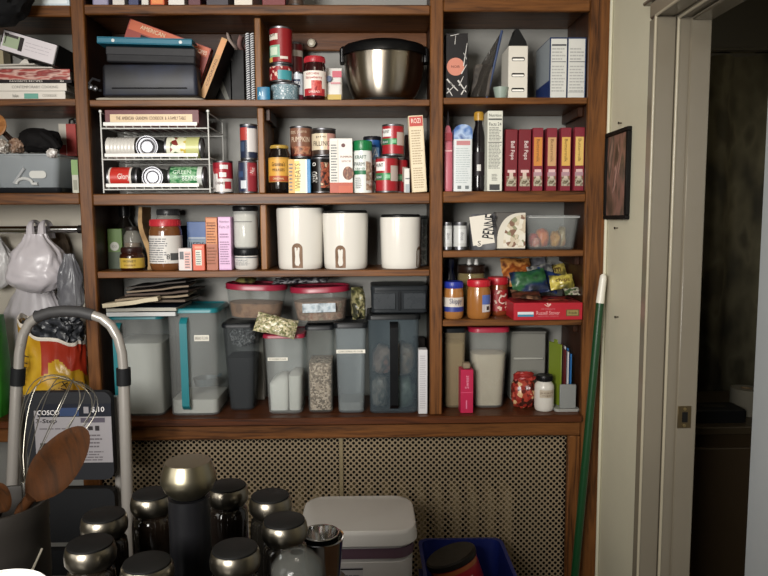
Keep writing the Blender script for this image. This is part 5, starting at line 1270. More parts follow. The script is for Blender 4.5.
# papers piled on the flour bin
zt = ZE + h + EPS
PG = 'magazines and papers on the flour bin'
def paper(label, x0, x1, Y, z, dep, th, col, edge, ry=0, rz=0, name='magazine', wav=.003, seed=1, zoff=0):
    a, b = at(x0, 305, Y).x, at(x1, 305, Y).x
    o = thing(name, label, name, ((a + b) / 2, Y, z), R(rz), R(ry), 0, PG); w = b - a
    n, m = 12, 5; vs, fs = [], []
    for s in (0, 1):
        for i in range(n + 1):
            for j in range(m + 1):
                u, v = i / n - .5, j / m
                vs.append((u * w, v * dep, s * th + wav * (math.sin(u * 7 + seed) + math.sin(u * 15 + seed * 2 + v * 3) * .5) * (1 if s else .8) + wav * 1.6))
    N = (n + 1) * (m + 1)
    for s in (0, 1):
        for i in range(n):
            for j in range(m):
                q = (s * N + i * (m + 1) + j, s * N + (i + 1) * (m + 1) + j, s * N + (i + 1) * (m + 1) + j + 1, s * N + i * (m + 1) + j + 1); fs.append(q if s else q[::-1])
    rim = [i * (m + 1) for i in range(n + 1)] + [n * (m + 1) + j for j in range(1, m + 1)] + [i * (m + 1) + m for i in range(n - 1, -1, -1)] + [j for j in range(m - 1, 0, -1)]
    for p, q in zip(rim, rim[1:] + rim[:1]): fs.append((p, q, N + q, N + p))
    mb = MB().add(vs, fs)
    for k in range(2 * n * m, len(fs)): mb.mi[k] = 1
    mb.build('page_block', [P(col, .6), P(edge, .7)], o, ang=60)
    return o
z = zt + .001
paper('dark blue notebook with a white edge, lowest in the paper pile', 106, 175, -.008, z, .19, .012, '14202c', 'c4c6c6', wav=0); z += .0135
paper('dark magazine with a pale lower edge, second in the paper pile', 106, 176, -.004, z, .18, .010, '1b2030', 'a9a69c', wav=.0006, ry=-.4); z += .015
for i, (x0, x1, th, col, edge, ry, lab) in enumerate(((108, 186, .007, '2c2622', '5a4c40', -2, 'brown edged magazine in the middle of the paper pile'), (116, 188, .006, '4a3c30', '8a7a64', -3, 'tan edged magazine above the brown edged one'),
        (124, 190, .006, '241e1c', '4a3a30', -4, 'dark thin magazine near the top of the paper pile'), (128, 189, .005, '3a302a', '7a6a58', -5, 'wavy brown magazine near the top of the paper pile'), (126, 187, .004, '1c1a1a', '3a322c', -6, 'black topped magazine crowning the paper pile'))):
    z += .0075 + i * .0007; paper(lab, x0, x1, .012 + .008 * i, z, .15, th, col, edge, ry=ry, wav=.0012, seed=i + 2, rz=(-3, 4, -6, 5, -2)[i]); z += .003
o = paper('rolled cream newspaper sticking out in front of the paper pile', 103, 158, -.028, zt + .037, .035, .012, 'b8ac94', 'c4b89e', ry=-7, rz=3, name='newspaper', wav=.001, seed=5)

# smoky container with a plastic bag
bin_('smoky container with a black lid and a crumpled clear bag at its top', 220.5, 256, 324, .05, ZE, .14, clear('56595c', .22, .2), '15171a', taper=.70, lid_h=.014, fill=[(0, .66, P('2c2c2e', .6), .006)], r=.02)
cx, w, h = slot(220.5, 256, 324, .05, ZE)
o = crumple_mesh(w * .58, .075, h * .20, 4, .3, 3.0, 5, flat=False, fold=1.0).build('plastic_bag', speck(['5a5a5c', 'b9babc', '3c3c3e', 'd6d8da'], 75, .3), None); o.location = (cx, .12, ZE + h * .70); tag(o, 'crumpled clear plastic bag inside the top of the smoky container', 'plastic bag')
carton('pale box standing at the back between the smoky container and the flour jug', 250, 263.5, 338, .20, ZE, .045, '8f8a80')
# flour jug with the red lid
t = bin_('clear jug of white flour with a red lid and a white label', 262, 304.5, 335, .012, ZE, .17, clear('d8dad8', .12, .18), '8e2036', taper=.82, lid_h=.012, r=.02, strip=(.10, .60, .675, .715, 'POWDERED SUGAR'))
cx, w, h = slot(262, 304.5, 335, .012, ZE)
hw = w * .8
MB().rloft([(.007, hw * .52, .11, .012, -hw * .2, 0), (h * .36, hw * .56, .115, .014, -hw * .2, 0), (h * .43, hw * .36, .09, .012, -hw * .12, 0), (h * .46, hw * .16, .05, .01, -hw * .08, 0)]).build('contents', P('dad8d2', .9), t)
MB().rloft([(.007, hw * .34, .11, .012, hw * .27, 0), (h * .46, hw * .38, .115, .014, hw * .29, 0), (h * .5, hw * .2, .06, .012, hw * .29, 0)]).build('contents', P('cfcdc6', .9), t)
# grain container
bin_('clear container of tan grain with a black lid', 304.5, 334, 326, .025, ZE, .15, clear('b5b6b2', .10, .18), '17191c', taper=.84, lid_h=.014, fill=[(0, .62, speck(['6a5848', 'b5a08c', '8a7664', 'd0bca8'], 190, .8, 'voronoi'), .004)], r=.014)
bin_('nearly empty clear container with a black lid and a white label strip', 333.5, 367.5, 323, .014, ZE, .15, clear('9ea6aa', .26, .15), '15171a', taper=.78, lid_h=.018, fill=[(0, .10, P('8a8a86', .8), 0)], r=.016, strip=(.04, .96, .665, .705, 'CHICKPEA FLOUR'))
t = bin_('big smoky container with a black handle and packets inside', 366.5, 421, 315, .012, ZE, .18, clear('66727a', .2, .15), '101214', taper=.90, lid_h=.016, r=.018, handle=(.50, .15, .05, .93, P('0d0e10', .35)))
cx, w, h = slot(366.5, 421, 315, .012, ZE)
for i, (px, pz, pw, ph, c) in enumerate(((-.26, .007, .34, .36, ['5a5e5e', '8a8680', '4a5254', 'a09a90']), (-.20, h * .37, .4, .30, ['7a6a64', '9a8a80', '5a5a5a', 'a87a6a']), (.2, .007, .42, .34, ['4a5a4e', '6a7a70', '3c4648']), (.22, h * .35, .40, .36, ['6a6258', '8a7a6a', '4a4e50']))):
    crumple_mesh(w * pw, .11, h * ph, i + 11, .16, 2.3, 3).build('packet', speck(c, 20, .4), t).location = (px * w, 0, pz)
carton('narrow white box with fine print at the foot of the middle post', 418.5, 427.5, 350, .010, ZE, .04, 'c4c2c4', fine=[(.15, .85, .08, .92, 24)], finecol=P('a2a0a4', .6))
carton('dark brown box behind and above the narrow white box', 413.5, 425, 338, .20, ZE, .04, '2a211e')
# black lid box on the big container
zb_ = ZE + h + .0022
cx, w, h3 = slot(370.5, 428.5, 286, .03, zb_)
t = thing('lidded_box', 'dark grey lidded box lying on top of the big smoky container', 'box', (cx, .03, zb_))
MB().rloft([(0, w * .92, .15, .012, 0, .08), (.004, w * .97, .158, .014, 0, .08), (h3 * .82, w * .985, .16, .016, 0, .08), (h3 * .84, w, .164, .018, 0, .08), (h3 * .95, w, .164, .018, 0, .08), (h3, w * .97, .156, .014, 0, .08)]).build('box_body', P('24272a', .3), t)
b = MB(); b.box(-.004, .004, -.0045, -.0015, h3 * .12, h3 * .8, b=.001); b.build('front_rib', P('1a1c1f', .3), t)
for sx in (-1, 1): MB().box(sx * w * .26 - w * .19, sx * w * .26 + w * .19, -.0036, -.0012, h3 * .16, h3 * .74, b=.001).build('front_panel', P('2d3135', .28), t)

# red lidded food tubs lying across the container tops
def food_tub(label, x0, x1, top, Yf, zb, dep, lidcol, fillmat, lvl, rz=0, ry=0):
    cx, w, h = slot(x0, x1, top, Yf, zb)
    t = thing('food_tub', label, 'tub', (cx, Yf + dep / 2, zb), R(rz), R(ry), group='red lidded food tubs')
    hb = h - .012
    rr = dep * .45
    hollow(MB(), w * .84, dep * .84, w * .96, dep * .96, hb, rr * .85).build('tub_body', clear('b8b4ae', .10, .12), t)
    filling(MB(), w * .84, dep * .84, w * .96, dep * .96, hb, rr * .8, 0, lvl, lump=.004).build('contents', fillmat, t)
    MB().rloft([(hb - .006, w * .985, dep * .985, rr), (hb - .005, w, dep, rr), (h - .003, w, dep, rr), (h, w * .97, dep * .97, rr * .95), (h - .001, w * .9, dep * .9, rr * .85), (h - .005, w * .88, dep * .88, rr * .8)]).build('lid', P(lidcol, .35), t)
    return t, cx, w, h
zk = at(240, 322.5, .03).z + .004
t1 = food_tub('red lidded tub of brown sugar lying over the smoky container', 220.5, 283.5, 285, .035, zk, .15, '8a1c34', speck(['7a5238', '946a4a', '68442c'], 30, .8), .55, ry=2)
zk2 = at(320, 325, .03).z + .004
t2 = food_tub('red lidded tub of pinkish grain with a clear packet, over the grain container', 288.5, 350.5, 287.5, .035, zk2, .15, '8a1c34', speck(['9a6a54', 'a88a74', '7a5444', '8a7a62'], 55, .8), .72, ry=-1.5)
MB().box(-.052, .05, -.073, -.0722, .034, .062, b=.0002).build('paper_label', speck(['8a9aa4', 'b9c2c8', '6a7880'], 45, .3), t2[0])
zt1 = zk + t1[3]; zt2 = zk2 + t2[3]
RB_G = 'snack bags on and around the red lidded tubs'
def heap(label, px, py, Yc, w, hh, th, cols, group=RB_G, **k): return snackbag(label, px, py, Yc, w, hh, th, cols, group=group, **k)
heap('small dark green snack bag on the brown sugar tub', 246, 281.5, .10, .06, .06, .014, ['3a3a22', '5a5a30', '7a7444', '24221a'], seed=21, rx=8, z=zt1 + .010, ry=2)
heap('long black and white printed snack bag lying across both red lids', 301, 282, .10, .17, .08, .012, ['17171b', '2c2c34', 'a8a8aa', '1a1a20', '3c3c46'], seed=22, rx=8, ry=-2, z=max(zt1, zt2) + .009, scale=45)
snackbag('bag of pale green seeds slumped on the red lid of the flour jug', 276, 325.6, -.001, .125, .066, .05, ['8a8a64', 'b8b08a', '6a6a4a', 'c8bc9c', 'c8c0a8'], seed=23, rx=52, ry=13, group=RB_G, scale=190, kind='voronoi', name='seed_bag')
heap('crumpled dark olive bag wedged between the red tub and the grey lidded box', 358, 303, .05, .10, .042, .045, ['22241c', '4a4a2c', '8a8460', '1a1a18', '3a3c2a'], seed=24, rx=60, ry=88, scale=35)
# ================================================================ END COMPARTMENT beside the first tall post: books
BG2 = 'books and papers piled on the upper end shelf'
def xw(x0, x1, Y, py=90): a, b = at(x0, py, Y).x, at(x1, py, Y).x; return (a + b) / 2, b - a
Yb = .03
c, w = xw(-6, 65, Yb); hA = at(30, 91.5, Yb).z - ZAL
book('white book with a teal patch on its spine, lowest in the pile', c, Yb, ZAL, w, .15, hA, 'd6d0c6', band=[(.42, .62, .15, .75, '5f9c8c')], texts=[('Italian', .3, .5, .08, .4, '8a8a84'), ('COOKBOOK', .78, .5, .2, .3, '9a968e')], group=BG2)
zz = ZAL + hA + .0012; h2_ = at(30, 83.5, Yb).z - zz
c, w = xw(-8, 66.5, Yb)
book('white book with grey spine lettering, second from the bottom of the pile', c, Yb, zz, w, .16, h2_, 'd8d2c8', texts=[('CONTEMPORARY COOKING', .58, .5, .62, .36, '8a8680')], group=BG2)
zz += h2_ + .0012; h3_ = at(30, 80, Yb).z - zz
c, w = xw(-6, 72, Yb)
book('thin black book with white spine lettering under the red covered cookbook', c, Yb, zz, w, .165, h3_, '1a1416', texts=[('FAVORITE RECIPES', .42, .5, .42, .6, 'd8d0c8'), ('86', .88, .5, .05, .6, 'd8d0c8')], group=BG2)
zz += h3_ + .0012; h4_ = at(30, 69, Yb).z - zz
c, w = xw(-8, 70, Yb)
RM = speck(['8a2a26', 'a8483e', 'c9a498', '7a1c1a', '9a3a32', 'd8c4ba'], 26, .4, stretch=(.5, 1, 2))
book('thick red and white patterned cookbook in the middle of the pile', c, Yb + .005, zz, w, .155, h4_, RM, group=BG2, ry=0)
zz += h4_ + .0012
for i, (x0, x1, th, cc, dy, rz, lab) in enumerate(((-8, 54, .004, 'd4cdc4', .0, -2, 'white sheet of paper lying on the red patterned cookbook'), (-6, 44, .004, 'a8a29a', .03, 6, 'grey sheet of paper lying above the white sheet'), (-10, 36, .004, 'c9c2b8', .02, -5, 'cream sheet of paper, topmost of the loose papers'))):
    c, w = xw(x0, x1, Yb)
    o = MB().box(-w / 2, w / 2, 0, .12, 0, th, b=.0008).build('paper_sheet', P(cc, .7), None); o.location = (c, Yb + dy * .3, zz + .0008); o.rotation_euler = (0, 0, R(rz)); tag(o, lab, 'paper', BG2); zz += th + .0012
    if i == 2:
        pass
o = MB().prism([(0, 0), (.035, 0), (.026, .022), (.012, .012)], 0, .05).build('paper_scrap', P('dcd6cc', .7), None); o.location = (at(18, 66, .06).x, .06, zz + .001); tag(o, 'crumpled white paper scrap sticking up from the loose papers', 'paper', BG2)
# tilted white binder with black cover
a_, b_ = at(2, 40, .0), at(50, 54.2, .0)
L = math.hypot(b_.x - a_.x, b_.z - a_.z); an = -math.atan2(b_.z - a_.z, b_.x - a_.x)
hh = .057
t = thing('binder', 'white spined black binder tilted on top of the book pile', 'binder', ((a_.x + b_.x) / 2, -.006, (a_.z + b_.z) / 2 - hh / 2), 0, an, 0)
LL = L + .012
mb = MB(); mb.box(-LL / 2, LL / 2 + .008, .0005, .16, -.001, .002); mb.box(-LL / 2, LL / 2 + .008, .0005, .16, hh - .002, hh + .002); mb.box(LL / 2 + .004, LL / 2 + .008, .0005, .16, .002, hh - .002); mb.build('cover', P('141315', .45), t)
MB().box(-LL / 2 + .002, LL / 2 + .0035, .001, .15, .0024, hh - .0024).build('pages', P('cfc9c4', .8), t)
MB().box(-LL / 2 + .001, LL / 2 + .003, -.0015, .0002, .0005, hh - .0005, b=.0006).build('spine', P('d3ccd0', .45), t)
mb = MB(); mb.quad(-LL * .46, -LL * .17, hh * .22, hh * .86, -.0018, 0); mb.quad(-LL * .17, -LL * .09, hh * .18, hh * .86, -.0019, 1); mb.quad(-LL * .46, -LL * .2, hh * .72, hh * .86, -.002, 2); mb.build('printed_pattern', [P('9aa88a', .5), P('2a2424', .5), P('3a3430', .5)], t, smooth=False)
text('IT', P('2a2020', .5), t, -LL * .44, hh * .62, .018, .03, -.0024)
b = MB(); lines(b, -LL * .05, LL * .45, hh * .3, hh * .8, 3, -.002, fill=.2); b.build('fine_print', P('b5aeb4', .6), t, smooth=False)
carton('cream box edge standing at the far end behind the tilted binder', -10, 3.5, 48, .20, ZAL, .045, 'b8ab8a')

# ================================================================ END COMPARTMENT: grey bin of utensils
Zb = ZBL
c, w = xw(-14, 61, .012, 180)
hb = at(40, 154, .03).z - Zb
tr = thing('tray', 'dark tray under the grey plastic bin', 'tray', (c - .004, .012, Zb + EPS))
MB().rloft([(0, w * .96, .2, .012, 0, .105), (.004, w, .205, .014, 0, .105), (.016, w * 1.01, .21, .016, 0, .105), (.016, w * .98, .2, .014, 0, .105), (.005, w * .95, .19, .012, 0, .105)]).build('tray_body', P('17191c', .4), tr)
zb0 = Zb + .0066
hb = at(40, 154, .03).z - zb0
t = thing('storage_bin', 'grey clear plastic bin with a pale molded smile handle, full of kitchen tools', 'bin', (c - .004, .115, zb0))
hollow(MB(), w * .80, .15, w * .93, .18, hb, .018, lip=.008).build('bin_body', clear('b4babf', .42, .3), t)
b = MB(); b.rloft([(-.001, .05, .022, .0105), (.001, .05, .022, .0105)], mtx=Matrix.Translation((w * .17, -.0835, hb * .45)) @ Matrix.Rotation(R(96), 4, 'X')); b.build('handle_patch', P('c9c9c4', .4), t)
b = MB(); b.tube([(-w * .02 + .024 * math.cos(R(a)), -.0815, hb * .2 + .016 * math.sin(R(a))) for a in range(180, -20, -20)] + [(w * .16, -.0815, hb * .2)], .005); b.build('molded_mark', P('c5c6c4', .4), t)
b = MB(); b.tube([(-w * .16, -.082, hb * .22), (w * .0, -.0865, hb * .62)], .0045); b.build('molded_mark', P('a6a9ab', .4), t)
zr0 = zb0 + hb
KT = 'kitchen tools sticking out of the grey bin'
def tool(name, label, pts, r, mat, **k):
    t = thing(name, label, name.replace('_', ' '), pts[0], group=KT)
    p0 = Vector(pts[0]); MB().tube([Vector(p) - p0 for p in pts], r, 10).build('handle', mat, t); return t
bx = lambda px, py, Y: tuple(at(px, py, Y))
t = tool('ladle', 'dark wooden ladle with a round tan bowl at the edge of the frame', [bx(24, 158, .12), bx(12, 142, .09), bx(-2, 128, .07)], [.006, .005, .005], P('2e1a12', .5))
p0 = Vector(bx(24, 158, .12)); q = Vector(bx(-5, 126, .066)) - p0
MB().lathe([(0, -.012), (.02, -.010), (.034, -.002), (.037, .006), (.033, .008), (.02, -.001), (0, -.004)], n=24, mtx=Matrix.Translation(q) @ Matrix.Rotation(R(80), 4, 'X')).build('ladle_bowl', oak('x', '8a5a34', 'b07a4a', seed=2), t)
t = thing('oven_mitt', 'black cloth mitt lying over the rim of the grey bin', 'mitt', bx(41, 152, .10)); crumple_mesh(.12, .085, .075, 9, .16, 1.8, 4).build('mitt_body', P('0f0d0e', .8), t)
MB().tube([(.02, -.03, .05), (.055, -.04, .028), (.07, -.04, .005)], [.012, .013, .012]).build('thumb', P('0f0d0e', .8), t)
t = tool('spatula', 'dark brown spatula handle crossing the grey bin behind the mitt', [bx(30, 152, .13), bx(15, 142, .125), bx(2, 130, .12)], .006, P('5a4034', .5))
t = thing('wrapper', 'pale crumpled wrapper at the near end of the grey bin rim', 'wrapper', bx(1, 154, .045)); crumple_mesh(.045, .04, .045, 12, .3, 3, 4).build('wrapper_body', speck(['c9c4bc', '8a7a6c', 'dcd8d0', '5a4a40'], 40, .4), t)
t = thing('wrapper', 'small brown and cream wrapper on the grey bin rim, beside the mitt', 'wrapper', bx(17, 153, .075)); crumple_mesh(.045, .04, .045, 13, .3, 3, 4).build('wrapper_body', speck(['6a4a38', 'a08470', '3a2a22'], 45, .4), t)
o = crumple_mesh(.03, .03, .03, 14, .25, 3, 3).build('crumpled_foil', speck(['a8a09a', 'd8d4d0', '6a5a54'], 60, .3), None); o.location = bx(53, 158, .03); tag(o, 'small crumpled foil ball on the bin rim by the red box', 'foil', KT)
t = carton('small green and white card box between the grey bin and the tall post', 71.5, 78, 160, .06, Zb, .05, 'b9b8a8', panels=[(0, 1, .55, 1, '7a9a5a'), (.2, .8, .1, .4, '8a8a7a')])
zz_ = at(70, 155.5, .14).z
# red box standing on a crate behind
carton('white box behind the grey bin, under the red package', 60, 76, 157, .218, Zb, .028, 'a89a8c')
hR = slot(60, 76, 157, .218, Zb)[2]
t = carton('red package with a white corner and black loop behind the grey bin', 59, 76, 124, .212, Zb + hR + .002, .034, 'a83026', panels=[(0, .4, .35, 1, 'c4bcae'), (.0, .38, .0, .35, '8a241c'), (.4, .43, 0, 1, 'd8c8ba')])
w_, h_ = slot(59, 76, 124, .212, Zb + hR + .002)[1:]
MB().tube([(.0, .02, h_ + .001), (.002, .018, h_ + .014), (.014, .015, h_ + .017), (.02, .015, h_ + .004)], .0035).build('loop', P('1a1614', .5), t)

# ================================================================ END COMPARTMENT: rod, bags
ry_ = .10
rp = at(40, 229.5, ry_)
t = thing('hanging_rod', 'chrome rod across the white end compartment', 'rod', (0, ry_, rp.z))
MB().tube([(XLL + .002, 0, 0), (pm - .0095, 0, 0)], .011, 14).build('rod', CHROME, t)
for x in (-.035, -.06): MB().tube([(pm + x - .008, 0, 0), (pm + x + .008, 0, 0)], .0128, 14).build('dark_sleeve', P('1a1614', .5), t)
o = MB().box(XLL, pm - .0095, YB - .0135, YB - .0125, ZE + .001, ZBL - .0185).build('white_lining_panel', P('b9b2a4', .6), bk)
BAGM = clear('e4e0e4', .74, .3)
def hang_bag(name, label, px0, px1, py0, py1, Y, dep, seed, mat, amp=.24, group='plastic bags in the end compartment', loops=True, z0=None, pinch=.75, top=.34):
    p0, p1 = at(px0, (py0 + py1) / 2, Y), at(px1, (py0 + py1) / 2, Y); zt_ = at(px0, py0, Y).z; zb_ = at(px0, py1, Y).z if z0 is None else z0
    w = p1.x - p0.x; h = zt_ - zb_
    t = thing(name, label, 'plastic bag', ((p0.x + p1.x) / 2, Y, zb_), group=group)
    bag_mesh(w, dep, h, seed, top=top).build('bag_body', mat, t, ang=75)
    if loops:
        for s in (-1, 1):
            pts = []
            for k in range(9):
                a = PI * k / 8; pts.append((s * w * .10, (.10 - Y) - .030 * math.cos(a), h * .92 + (rp.z - zb_ - h * .92 + .026) * math.sin(a) ** .42))
            MB().tube(pts, [.014, .011, .008, .006, .0045, .006, .008, .011, .014], 8).build('handle_loop', mat, t)
    return t
hang_bag('plastic_bag', 'white plastic bag hanging by its loops from the chrome rod', 9, 66, 234, 299, .068, .11, 38, clear('d0cacf', .8, .28), z0=at(8, 293, .1).z)
hang_bag('plastic_bag', 'big white plastic bag lying beneath the hanging one', -2, 80, 283, 412, .19, .09, 34, clear('c6c1c5', .82, .3), loops=False, z0=ZE + .0012, top=.4)
hang_bag('plastic_bag', 'grey see-through plastic bag stuffed beside the tall post', 58, 83, 254, 324, .028, .045, 35, clear('6a6a70', .7, .25), loops=False, z0=at(58, 316, .055).z)
hang_bag('plastic_bag', 'pale folded bag at the edge of the frame behind the hanging bag', -24, 14, 236, 292, .19, .06, 37, clear('d2d0d0', .85, .3), loops=False, z0=at(0, 290, .19).z)
t = thing('cloth_bundle', 'dim brown cloth bundle behind the hanging white bag', 'cloth', (at(54, 279, .2).x, .2, at(54, 279, .2).z)); crumple_mesh(.1, .06, .17, 39, .12, 2, 4).build('bundle_body', P('7a6a5a', .8), t)
# open yellow bag of charcoal and the green bag
YEL = speck(['b8881c', 'c9a02c', '9a6c14', 'd0ac44'], 6, .3)
ya, yb = at(10, 370, .0), at(80, 370, .0); zt_ = at(50, 318, .02).z
t = thing('charcoal_bag', 'open yellow bag with a red band, black crumpled contents showing', 'bag', ((ya.x + yb.x) / 2 - .003, .075, ZE + EPS))
w = yb.x - ya.x; H = zt_ - ZE
vs, fs = [], []
nA, nZ = 96, 44
def bagp(i, j, s=1):
    a = 2 * PI * i / nA; v = j / nZ
    n = noise.noise(Vector((math.cos(a) * 1.6, math.sin(a) * 1.6, v * 2.5 + 4))) * .012 + (1 - abs(noise.noise(Vector((math.cos(a) * 3.4, math.sin(a) * 3.4, v * 3)))) * 2) * .006
    topv = .84 - .09 * math.sin(a) - .04 * math.cos(a) + .08 * max(0, math.sin(-a)) ** 3 + .012 * math.sin(a * 7)
    x = math.copysign(abs(math.sin(a)) ** .75, math.sin(a)) * (w / 2 - .012) ; y = -math.copysign(abs(math.cos(a)) ** .75, math.cos(a)) * .05
    return Vector(((x + n * math.sin(a)) * s, (y - n * math.cos(a)) * s, v * H * topv))
for j in range(nZ + 1):
    for i in range(nA): vs.append(bagp(i, j))
for j in range(nZ):
    for i in range(nA): fs.append((j * nA + i, j * nA + (i + 1) % nA, (j + 1) * nA + (i + 1) % nA, (j + 1) * nA + i))
mb = MB().add(vs, fs)
for j in range(nZ):
    for i in range(nA):
        a = 2 * PI * (i + .5) / nA; v = (j + .5) / nZ
        red = v > .62 + .07 * math.sin(a * 2.6 + 1) + .03 * math.sin(a * 7) and (a < 1.6 or a > 6.15); 
        mb.mi[j * nA + i] = 2 if j >= nZ - 2 else (1 if red else 0)
o = mb.build('bag_body', [YEL, P('a0301c', .35), P('d8d0c4', .5)], t, ang=70); o.modifiers.new('thickness', 'SOLIDIFY').thickness = .0015
crumple_mesh(w * .80, .075, H * .42, 41, .25, 3.0, 5, flat=False, fold=.7).build('dark_liner', speck(['101012', '24262a', '3a3c42', '17181a'], 30, .35), t).location = (.0, 0, H * .56)
def bagtext(s, ang, cz, tw, th, rot, c):
    vs_, fs_ = text_mesh(s); pts = []; cr, sr = math.cos(R(rot)), math.sin(R(rot))
    for u, v in vs_:
        x, z = u * tw * cr - v * th * sr, u * tw * sr + v * th * cr
        pts.append((ang + x, -.0655 - .0, cz + z))
    MB().add(pts, fs_).build('lettering', P(c, .5), t, smooth=False)
bagtext('Mix', .045, H * .28, .06, .026, 75, '241a14'); bagtext('PARTY', -.068, H * .5, .10, .020, 75, '241a14'); bagtext('Max', .012, H * .22, .05, .02, 82, '5a4414')
GB = speck(['1c6a1e', '2c8a2a', '17501a'], 5, .4)
ga, gb = at(-34, 360, .03), at(0.5, 360, .03)
t = thing('shopping_bag', 'bright green shopping bag at the very edge of the frame', 'bag', ((ga.x + gb.x) / 2, .06, ZE + EPS)); 
MB().rloft([(0, gb.x - ga.x - .01, .09, .01), (.1, gb.x - ga.x, .09, .012), (at(0, 318, 0).z - ZE, gb.x - ga.x - .012, .05, .01)], caps=(True, True)).build('bag_body', GB, t)
b = MB(); zg = at(0, 318, 0).z - ZE; b.tube([(-.02, 0, zg), (-.022, 0, zg + .05), (.0, 0, zg + .07), (.022, 0, zg + .05), (.02, 0, zg)], .004); b.build('handle', GB, t)
# ================================================================ STEP STOOL, folded, leaning on the shelves
YS = -.26
def s_(px, py, dy=0): return at(px, py, YS + dy)
st = thing('step_stool', 'folded three step stool with grey steps, white rails and a printed card', 'step stool', (s_(68, 400).x, YS, 0))
O = Vector((s_(68, 400).x, YS, 0))
RAIL = P('a5a09a', .3, .3); DG = P('17181a', .6); DG2 = P('232428', .6)
def rp_(*p): return [Vector(q) - O for q in p]
hL, hR = [s_(18.5, 372), s_(19.5, 352), s_(23, 335), s_(29.5, 323), s_(38, 316.5)], [s_(91, 314.5), s_(102, 318.5), s_(111, 326), s_(118, 338), s_(122, 353), s_(123.6, 372)]
rt_ = .0128
MB().tube(rp_(*hL), rt_, 12).build('upper_rail', RAIL, st); MB().tube(rp_(*hR), rt_, 12).build('upper_rail', RAIL, st)
MB().tube(rp_(s_(36, 317.4), s_(50, 312.5), s_(64, 311), s_(80, 311.8), s_(93, 315.2)), .0152, 14).build('grip', P('3a393a', .6), st)
xl0, xr0 = s_(13, 372), s_(124.2, 372)
def leg(px0, py0, px1, y1, dy0, dy1, r, name='rail', mat=None):
    a = s_(px0, py0, dy0); b = at(px1, 560, YS + dy1); d_ = b - a; k = (a.z - .012) / (a.z - b.z); b2 = a + d_ * k
    MB().tube(rp_(a, b2), r, 12).build(name, mat or RAIL, st)
    MB().lathe([(0, 0), (r * 1.3, 0), (r * 1.35, .03), (r * 1.05, .034), (0, .034)], n=14, mtx=Matrix.Translation(Vector((b2.x, b2.y, 0)) - O)).build('rubber_foot', DG, st)
MB().tube(rp_(s_(18.4, 368), s_(17.4, 385)), .0185, 14).build('joint_sleeve', DG, st); MB().tube(rp_(s_(123.4, 368), s_(123.9, 385)), .0185, 14).build('joint_sleeve', DG, st)
leg(17.3, 372, 9, 0, 0, -.02, .0152); leg(123.7, 372, 129, 0, 0, -.02, .0152)
leg(24, 396, 20, 0, .035, .05, .011, 'rear_leg'); leg(117, 396, 121.5, 0, .035, .05, .011, 'rear_leg')
# folded steps: two-tone grey trays
a, b = s_(27, 390, .0), s_(117.5, 490, .0)
W = b.x - a.x; cxs = (a.x + b.x) / 2
def tray(name, ptop, pbot, dy, w, m, yy=.028):
    t_, b_ = s_(70, ptop, dy), s_(70, pbot, dy)
    return MB().rloft([(-yy / 2, w * .97, (t_.z - b_.z) * .97, .02), (-yy / 2 + .004, w, t_.z - b_.z, .022), (yy / 2, w, t_.z - b_.z, .022)], mtx=Matrix.Translation(Vector((cxs, YS + dy, (t_.z + b_.z) / 2)) - O) @ Matrix.Rotation(R(90), 4, 'X') @ Matrix.Scale(1, 4)).build(name, m, st)
tp_ = tray('step_tray', 391, 478, -.004, W, DG2)
tray('step_tray', 487, 540, .0, W * .97, DG); tray('step_tray', 548, 640, .0, W * .97, DG)
# printed card on the top step
yc = YS - .004 - .0155
def cp(px, py): return at(px, py, yc) - O
card = MB(); c0, c1 = cp(37, 463), cp(111, 410)
card.box(c0.x, c1.x, yc - O.y - .0015, yc - O.y, c0.z, c1.z)
cd_ = card.build('printed_card', P('8f8b8e', .5), st)
def cbox(name, x0, y0, x1, y1, m, k=1, par=None):
    p, q = cp(x0, y1), cp(x1, y0); y = yc - O.y - .0015 - .0003 * k
    return MB().quad(p.x, q.x, p.z, q.z, y).build(name, m, cd_ if par is None else par, smooth=False)
MB().box(cp(38, 417).x, cp(111.5, 417).x, yc - O.y - .0022, yc - O.y - .0016, cp(38, 417).z, cp(38, 404).z).build('card_header', P('171a24', .5), cd_)
cbox('blue_panel', 60, 407.5, 79, 416, P('1d3358', .5), 3)
MB().box(cp(84, 410).x, cp(89, 410).x, yc - O.y - .0031, yc - O.y - .0023, cp(86, 413).z, cp(86, 406.5).z).build('picture_print', P('8a868a', .5), cd_)
cbox('grey_panel', 81, 417.5, 105, 422.5, P('4a4450', .5), 1)
WI = P('d6d2d2', .5)
def ct(s, px, py, wpx, hpx, m, k=4): p = cp(px, py); sc_ = (yc + D) / F; text(s, m, cd_, p.x, p.z, wpx * sc_, hpx * sc_, yc - O.y - .0016 - .0003 * k); text(s, m, cd_, p.x + .0007, p.z + .0004, wpx * sc_, hpx * sc_, yc - O.y - .0017 - .0003 * k)
ct('COSCO', 37.5 + 11, 412.5, 22, 5, WI); ct('$.10', 98, 409.5, 13, 6, WI); ct('3-Step', 35.5 + 10 + 1, 421.5, 21, 5.5, P('2a2628', .5), 3)
for (x0, y0, x1, y1) in ((41, 443, 48, 450), (88.5, 426, 93, 430), (95.5, 425.5, 99.5, 430.5)): cbox('picture_print', x0, y0, x1, y1, P('2c282a', .5), 2)
b = MB(); yy = yc - O.y - .0024
for (x0, x1, y0, y1, n) in ((87, 103, 433, 448, 4), (78, 104, 450, 461, 4), (40, 75, 427, 430, 1), (40, 60, 455, 461, 2)):
    p, q = cp(x0, y1), cp(x1, y0); lines(b, p.x, q.x, p.z, q.z, n, yy)
b.build('fine_print', P('5a5458', .6), cd_, smooth=False)

